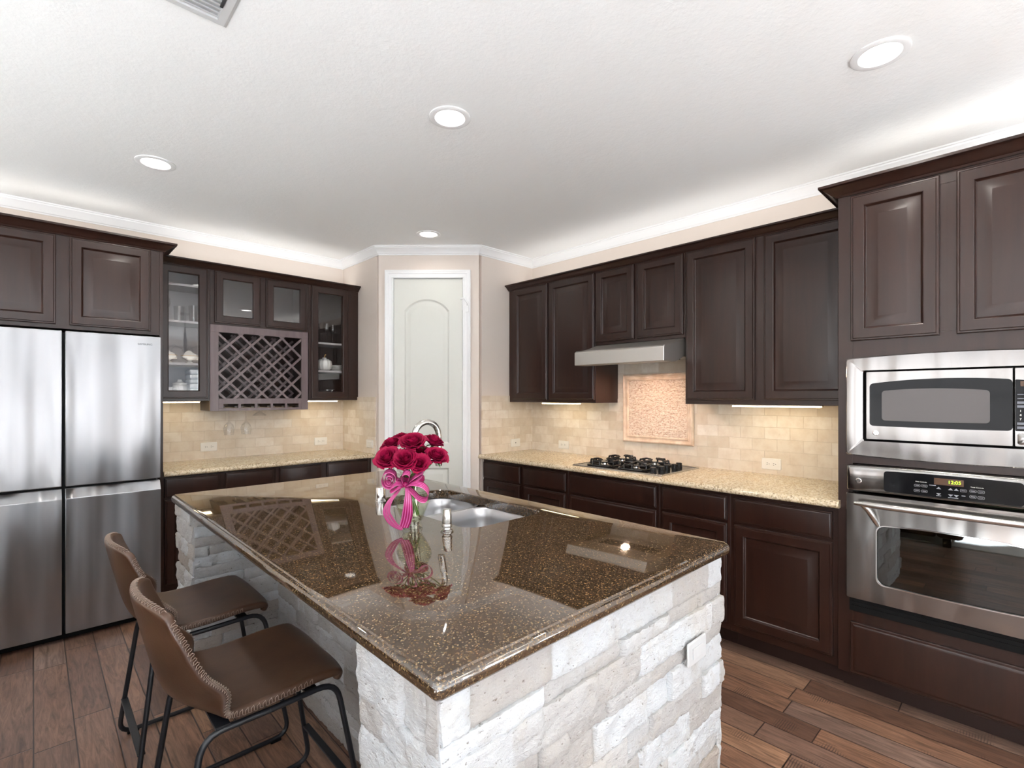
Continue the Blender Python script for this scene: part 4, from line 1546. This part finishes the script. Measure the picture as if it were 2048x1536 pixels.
def rose_mesh(name, seed):
    rnd = random.Random(seed)
    mb = MB()
    lay = ((.16, 3, 1.02, .02), (.28, 4, 1.04, .04), (.42, 5, 1.02, .08), (.58, 5, .96, .16), (.74, 6, .90, .22), (.88, 6, .80, .24), (.98, 6, .64, .24))
    for li, (R, n, h, curl) in enumerate(lay):
        ph = rnd.uniform(0, 6)
        for k in range(n):
            a0 = ph + k * 2 * PI / n + rnd.uniform(-.12, .12)
            hw = 2 * PI / n * .72
            rr = R * rnd.uniform(.94, 1.06)
            hh = h * rnd.uniform(.95, 1.05)
            rows = []
            for i in range(7):
                tt = i / 6
                row = []
                for j in range(9):
                    s = -1 + 2 * j / 8
                    a = a0 + s * hw * (.55 + .45 * math.sin(min(1, tt * 1.4) * PI / 2))
                    r = rr * (.12 + .88 * math.sin(min(1, tt * 1.25) * PI / 2)) + .10 * s * (1 if k % 2 else -1) * R
                    z = hh * tt * (1 - .16 * s * s * tt)
                    c = max(0, tt - .55) / .45
                    r += curl * c * c * (.75 + .5 * s * s)
                    z -= curl * c * c * c * .55
                    r += .03 * noise.noise((a * 2, tt * 3, li + k))
                    row.append((r * math.cos(a), r * math.sin(a), z - .25 + .02 * math.sin(s * 5 + k)))
                rows.append(row)
            mb.loft(rows, False)
    me = bpy.data.meshes.new(name)
    mb.bm.to_mesh(me)
    mb.bm.free()
    fin(me, 80)
    me.materials.append(MT['petal'])
    return me


RM = [rose_mesh('rose_bloom', i) for i in range(3)]
ROSES = [  # u, v, distance, radius, pitch toward the viewer, label
    (777, 918, 1.85, .037, .75, 'magenta rose at the left edge of the bouquet, facing the camera'),
    (786, 890, 1.93, .033, .35, 'magenta rose at the upper left of the bouquet, behind the left edge bloom'),
    (826, 887, 1.88, .038, .45, 'magenta rose at the top centre of the bouquet'),
    (811, 921, 1.83, .034, .80, 'magenta rose at the middle front of the bouquet, left of the smallest bloom'),
    (838, 928, 1.83, .029, .85, 'smallest magenta rose, low at the front of the bouquet'),
    (866, 886, 1.93, .029, -.05, 'magenta rose at the upper right of the bouquet, seen from the side'),
    (872, 914, 1.88, .033, .50, 'magenta rose at the right edge of the bouquet'),
    (803, 880, 1.98, .032, .20, 'dark magenta rose at the back of the bouquet, behind the top blooms'),
    (838, 905, 1.94, .030, .40, 'magenta rose in the middle of the bouquet, behind the front blooms'),
]
neck = Vector((VX, VY, .920 + .190))
rnd = random.Random(5)
for i, (u, v, D, r, pit, lab) in enumerate(ROSES):
    r *= 1.17
    p = at(u, v, D)
    lat = (p - neck)
    lat.z = 0
    ax = (Vector((0, 0, 1)) + lat * 4.0 - FW * pit).normalized()
    if i == 5:
        ax = (Vector((0, 0, 1)) + RT * .45).normalized()
    ang = 2 * PI * i / 9 + .4
    nk = neck + Vector((math.cos(ang) * .022, math.sin(ang) * .022, 0))
    fd = Vector((VX, VY, .920)) + Vector((-math.cos(ang) * .026, -math.sin(ang) * .026, .048))
    root = thing('rose', lab, 'rose', fd, 0, 'roses in the vase')
    b = bpy.data.objects.new('bloom', RM[i % 3])
    COL.objects.link(b)
    b.parent = root
    b.location = p - fd
    b.rotation_euler = ax.to_track_quat('Z', 'Y').to_euler()
    b.scale = (r, r, r * (1.25 if i == 5 else 1.0))
    pb = p - ax * r * .3
    MB().tube([(0, 0, 0), (nk - fd) * .5 + (fd - fd), nk - fd, (nk - fd) * .3 + (pb - fd) * .7 - Vector((0, 0, .004)), pb - fd], .0026, 8).build('stem', 'stem', root, angle=60)
    mb = MB()
    for k in range(5):
        a = k * 2 * PI / 5
        M_ = ax.to_track_quat('Z', 'Y').to_matrix()
        f = lambda x, y, z: tuple(M_ @ Vector((x, y, z)) + (p - ax * r * .28 - fd))
        ca, sa = math.cos(a), math.sin(a)
        mb.loft([[f(ca * .004 - sa * w, sa * .004 + ca * w, 0) for w in (-.004, 0, .004)],
                 [f(ca * r * .55 - sa * w, sa * r * .55 + ca * w, -.003) for w in (-.005, 0, .005)],
                 [f(ca * r * .95 - sa * w, sa * r * .95 + ca * w, -.012) for w in (-.0005, 0, .0005)]], False)
    mb.build('sepals', 'leaf', root)

# striped pink ribbon tied round the neck of the vase


def strip(mb, P, W, wid, wave=0.0):
    """ribbon along points P, W = width direction (or list), wid = width (or list)"""
    uvl = mb.bm.loops.layers.uv.get('UVMap') or mb.bm.loops.layers.uv.new('UVMap')
    n = len(P)
    Q = []
    m_ = (n - 1) * 6
    for i in range(m_ + 1):
        f = min(i / 6, n - 1.0001)
        k = int(f)
        u = f - k
        g = lambda a: Vector(P[max(0, min(n - 1, a))])
        p = [g(k - 1), g(k), g(k + 1), g(k + 2)]
        c = .5 * ((2 * p[1]) + (p[2] - p[0]) * u + (2 * p[0] - 5 * p[1] + 4 * p[2] - p[3]) * u * u + (3 * p[1] - p[0] - 3 * p[2] + p[3]) * u ** 3)
        wd = wid[k] * (1 - u) + wid[min(n - 1, k + 1)] * u if isinstance(wid, (list, tuple)) else wid
        Wd = (Vector(W[k]) * (1 - u) + Vector(W[min(n - 1, k + 1)]) * u).normalized() if isinstance(W, list) else Vector(W).normalized()
        Q.append((c, Wd, wd))
    prev = None
    for c, Wd, wd in Q:
        tt = Wd.cross(Vector((0, 0, 1)))
        row = []
        for s in (-1, -.5, 0, .5, 1):
            row.append((mb.bm.verts.new(c + Wd * wd / 2 * s), (s + 1) / 2))
        if prev:
            for a, b, d, e in zip(prev, prev[1:], row[1:], row):
                fc = mb.bm.faces.new((a[0], b[0], d[0], e[0]))
                for lp, q in zip(fc.loops, (a, b, d, e)):
                    lp[uvl].uv = (q[1], 0)
        prev = row


def A(u, v, D):
    return at(u, v, D) - Vector((VX, VY, .920))


t = thing('ribbon_bow', 'striped pink ribbon bow with long curling tails tied round the vase', 'ribbon', (VX, VY, .920))
CRX = FW * .8 + Vector((0, 0, .5))
DK = 1.845


def rib(name, P, W, wid):
    mb = MB()
    strip(mb, P, W, wid)
    o = mb.build(name, 'ribbon', t, angle=80, recalc=False)
    so = o.modifiers.new('thickness', 'SOLIDIFY')
    so.thickness = .0008
    return o


rib('center_tail', [A(812, 968, DK - .02), A(816, 985, DK - .045), A(816, 1005, DK - .055), A(815, 1025, DK - .05), A(812, 1042, DK - .035), A(807, 1056, DK - .03)], RT, [.012, .020, .030, .038, .040, .036])
for dx, dv, dd in ((0, 0, 0), (5, 2, .004), (10, 5, .008)):
    rib('curled_tail', [A(806, 968, DK - .02), A(792 + dx * .4, 985, DK - .04), A(776 + dx * .7, 1003, DK - .05), A(768 + dx, 1022, DK - .05), A(774 + dx, 1040 - dv, DK - .045), A(787 + dx * .6, 1053 - dv, DK - .035), A(804, 1060 - dv * .4, DK - .03)], RT + Vector((0, 0, .3)), .0085)
for rad, dv in ((15, 0), (9.5, 1), (5, 1)):
    rib('loop', [A(800, 966, DK - .02)] * (rad > 14) + [A(779 + rad * math.cos(a), 958 + dv - rad * 1.1 * math.sin(a), DK - .02 - .004 * rad / 15) for a in [.1 - .2 + k * PI / 4 for k in range(9)]] + [A(806, 968, DK - .02)] * (rad > 14), CRX, .026)
rib('loop', [A(812, 968, DK - .02), A(828, 966, DK - .05), A(846, 971, DK - .06), A(857, 984, DK - .055), A(853, 998, DK - .05), A(841, 998, DK - .05), A(828, 986, DK - .05), A(814, 972, DK - .02)], CRX, .032)
rib('loop', [A(812, 968, DK - .02), A(826, 956, DK - .04), A(838, 948, DK - .03), A(846, 944, DK - .02), A(843, 952, DK - .03), A(830, 962, DK - .04), A(814, 970, DK - .02)], CRX, .028)
rib('loop', [A(810, 968, DK - .02), A(804, 952, DK - .05), A(812, 944, DK - .05), A(820, 950, DK - .05), A(814, 966, DK - .03)], CRX, .030)
rib('loop', [A(808, 970, DK - .02), A(796, 975, DK - .045), A(784, 982, DK - .05), A(782, 976, DK - .05), A(794, 967, DK - .04), A(808, 968, DK - .02)], CRX, .026)
mb = MB()
mb.lathe([(.045, -.010), (.047, -.004), (.047, .006), (.044, .011)], 28, (0, 0, .186))
mb.build('neck_band', 'ribbon', t)
MB().lathe([(0, -.011), (.008, -.009), (.011, 0), (.008, .009), (0, .011)], 12, tuple(A(811, 969, DK - .03))).build('knot', 'ribbon', t, angle=60)

# ------------------------------------------------------------------ stemware under the rack


def wine_glass(loc, label, h=.20, r=.036, flip=False, name='wine_glass', bowl=.5, group=None, stem=.0035):
    o = thing(name, label, 'glass', loc, 0, group)
    zb = h * (1 - bowl)
    P = [(0, .001), (.034, .001), (.034, .003), (.010, .006), (stem, .014), (stem, zb - .006), (.010, zb), (r * .75, zb + (h - zb) * .22), (r, zb + (h - zb) * .5), (r * .80, h), (r * .77, h), (r * .95, zb + (h - zb) * .5), (r * .7, zb + (h - zb) * .24), (0, zb + .006)]
    if flip:
        P = [(a, -b) for a, b in P]
    MB().lathe(P, 20).build('glass_body', 'thinglass', o, angle=60)
    return o


for x, y, lab, hh, bw, rr in ((1.100, 4.34, 'wine glass hanging upside down at the left end of the rack', .215, .48, .040), (1.222, 4.34, 'wine glass hanging upside down second from the left under the rack', .215, .48, .040)):
    wine_glass((x, y, 1.3345), lab, hh, rr, True, group='stemware hanging under the rack', bowl=bw)
o = thing('cocktail_glass', 'small shallow cocktail glass hanging upside down, third under the rack', 'glass', (1.340, 4.40, 1.3345), 0, 'stemware hanging under the rack')
MB().lathe([(0, -.001), (.036, -.001), (.036, -.003), (.008, -.006), (.004, -.012), (.004, -.035), (.02, -.042), (.050, -.062), (.052, -.072), (.050, -.072), (.018, -.046), (0, -.042)], 20).build('glass_body', 'thinglass', o, angle=60)

# ------------------------------------------------------------------ contents of the glazed cabinets


def tumbler(loc, label, h=.10, r=.034, group=None):
    o = MB().lathe([(0, 0), (r * .85, 0), (r, h), (r * .94, h), (r * .8, .008), (0, .008)], 18).build('drinking_glass', 'thinglass', loc=loc, angle=60)
    return tag(o, label, 'glass', group)


LSZ = [1.388 + .0192, 1.6682, 1.9782, 2.2482]
yc = FL + .13
# left cabinet
o = thing('coffee_mug', 'white mug at the bottom left of the glass cabinet beside the refrigerator', 'mug', (.705, yc, LSZ[0]))
MB().lathe([(0, 0), (.034, 0), (.040, .01), (.041, .082), (.038, .082), (.036, .012), (0, .008)], 20).build('cup', 'ceramic', o, angle=60)
MB().tube([(.038, 0, .066), (.06, 0, .070), (.070, 0, .05), (.062, 0, .022), (.038, 0, .016)], .0048, 8).build('handle', 'ceramic', o)
o = thing('canister', 'white lidded canister on the cabinet floor beside the mug', 'canister', (.800, yc + .05, LSZ[0]))
MB().lathe([(0, 0), (.046, 0), (.05, .006), (.05, .095), (.046, .10), (0, .10)], 22).build('jar', 'ceramic', o)
MB().lathe([(0, .1005), (.050, .1005), (.050, .114), (.02, .124), (.014, .14), (0, .143)], 22).build('lid', 'ceramic', o)
o = thing('folded_towels', 'white linen stack filling the lower right of the cabinet beside the refrigerator', 'linen', (.885, yc, LSZ[0]))  # solid white slabs imitating a window's reflection in the cabinet glass
for k in range(6):
    MB().loft([[(x, y, k * .036 + z) for x, y in rrect(-.045 + i, .045 - i, -.08 + i, .08 - i, .012, 4)] for i, z in ((.006, 0), (0, .008), (0, .026), (.006, .034))], True, True, True).build('folded_towel', 'linen', o, angle=60)
for x, lab in ((.715, 'gold-rimmed footed dish at the left on the lowest shelf of the cabinet beside the refrigerator'), (.850, 'gold-rimmed footed dish at the right on the lowest shelf of the cabinet beside the refrigerator')):
    o = thing('footed_dish', lab, 'dish', (x, yc - .02, LSZ[1]), 0, 'footed dishes in the glass cabinet')
    MB().lathe([(0, 0), (.026, 0), (.024, .008), (.012, .016), (.02, .026), (.046, .04), (.056, .056), (.052, .056), (.042, .044), (0, .034)], 22).build('bowl', 'ceramic', o, angle=60)
    MB().lathe([(.0565, .054), (.0575, .058), (.053, .060), (.0525, .056)], 22).build('gold_rim', 'gold', o)
wine_glass((.700, yc, LSZ[2]), 'stemmed glass at the left on the middle shelf beside the refrigerator', .17, .034, group='glasses in the left cabinet')
tumbler((.790, yc + .02, LSZ[2]), 'clear tumbler in the middle of the shelf beside the refrigerator', .12, .036, 'glasses in the left cabinet')
tumbler((.880, yc - .01, LSZ[2]), 'clear tumbler at the right of the shelf beside the refrigerator', .13, .036, 'glasses in the left cabinet')
# right cabinet
RSZ = [1.388 + .0192, 1.6502, 1.8962]
for k, x in enumerate((1.765, 1.830, 1.905, 1.985)):
    wine_glass((x, yc + (.03 if k % 2 else -.02), RSZ[2]), ['goblet at the left end', 'goblet second from the left', 'goblet third from the left', 'goblet at the right end'][k] + ' of the top shelf in the cabinet beside the pantry', .18, .032, group='goblets in the right cabinet')
o = thing('ribbed_pot', 'ribbed round cream pot on the middle shelf of the cabinet beside the pantry', 'pot', (1.885, yc - .02, RSZ[1]))
prof = [(0, 0), (.035, 0), (.055, .02), (.064, .05), (.058, .085), (.035, .105), (.018, .108), (.016, .118), (0, .119)]
SEG = 48
MB().loft([[(r * (1 + .06 * math.cos(k * 12 * 2 * PI / SEG)) * math.cos(k * 2 * PI / SEG), r * (1 + .06 * math.cos(k * 12 * 2 * PI / SEG)) * math.sin(k * 2 * PI / SEG), z) for k in range(SEG)] for r, z in prof]).build('pot', 'ceramic', o, angle=60)
MB().tube([(0, 0, .118), (.004, 0, .135), (.014, 0, .148)], .006, 8).build('knob', 'gold', o)
tag(MB().lathe([(0, 0), (.020, 0), (.020, .10), (.017, .103), (.004, .103), (.002, .112), (0, .112)], 18).build('pillar_candle', 'ceramic', loc=(1.772, yc - .03, RSZ[1])), 'white pillar candle left of the ribbed pot', 'candle')
wine_glass((1.812, yc + .06, RSZ[1]), 'stemmed glass behind the white candle on the middle shelf', .17, .030)
for k in range(4):
    o = MB().lathe([(0, .002), (.03, .0), (.055, .010), (.054, .013), (.03, .005), (0, .005)], 24).build('saucer', 'ceramic', loc=(2.005, yc, RSZ[1] + k * .0135), angle=60)
    tag(o, ['lowest', 'second from the bottom', 'third from the bottom', 'topmost'][k] + ' of the small plates stacked right of the ribbed pot', 'plate', 'small plates in the right cabinet')
for k, (x, dy) in enumerate(((1.762, -.03), (1.832, .02), (1.905, -.03), (1.975, .02))):
    tumbler((x, yc + dy, RSZ[0]), ['short tumbler at the left end', 'short tumbler second from the left', 'short tumbler third from the left', 'short tumbler at the right end'][k] + ' of the cabinet floor beside the pantry', .075, .031, 'tumblers in the right cabinet')
#APPEND
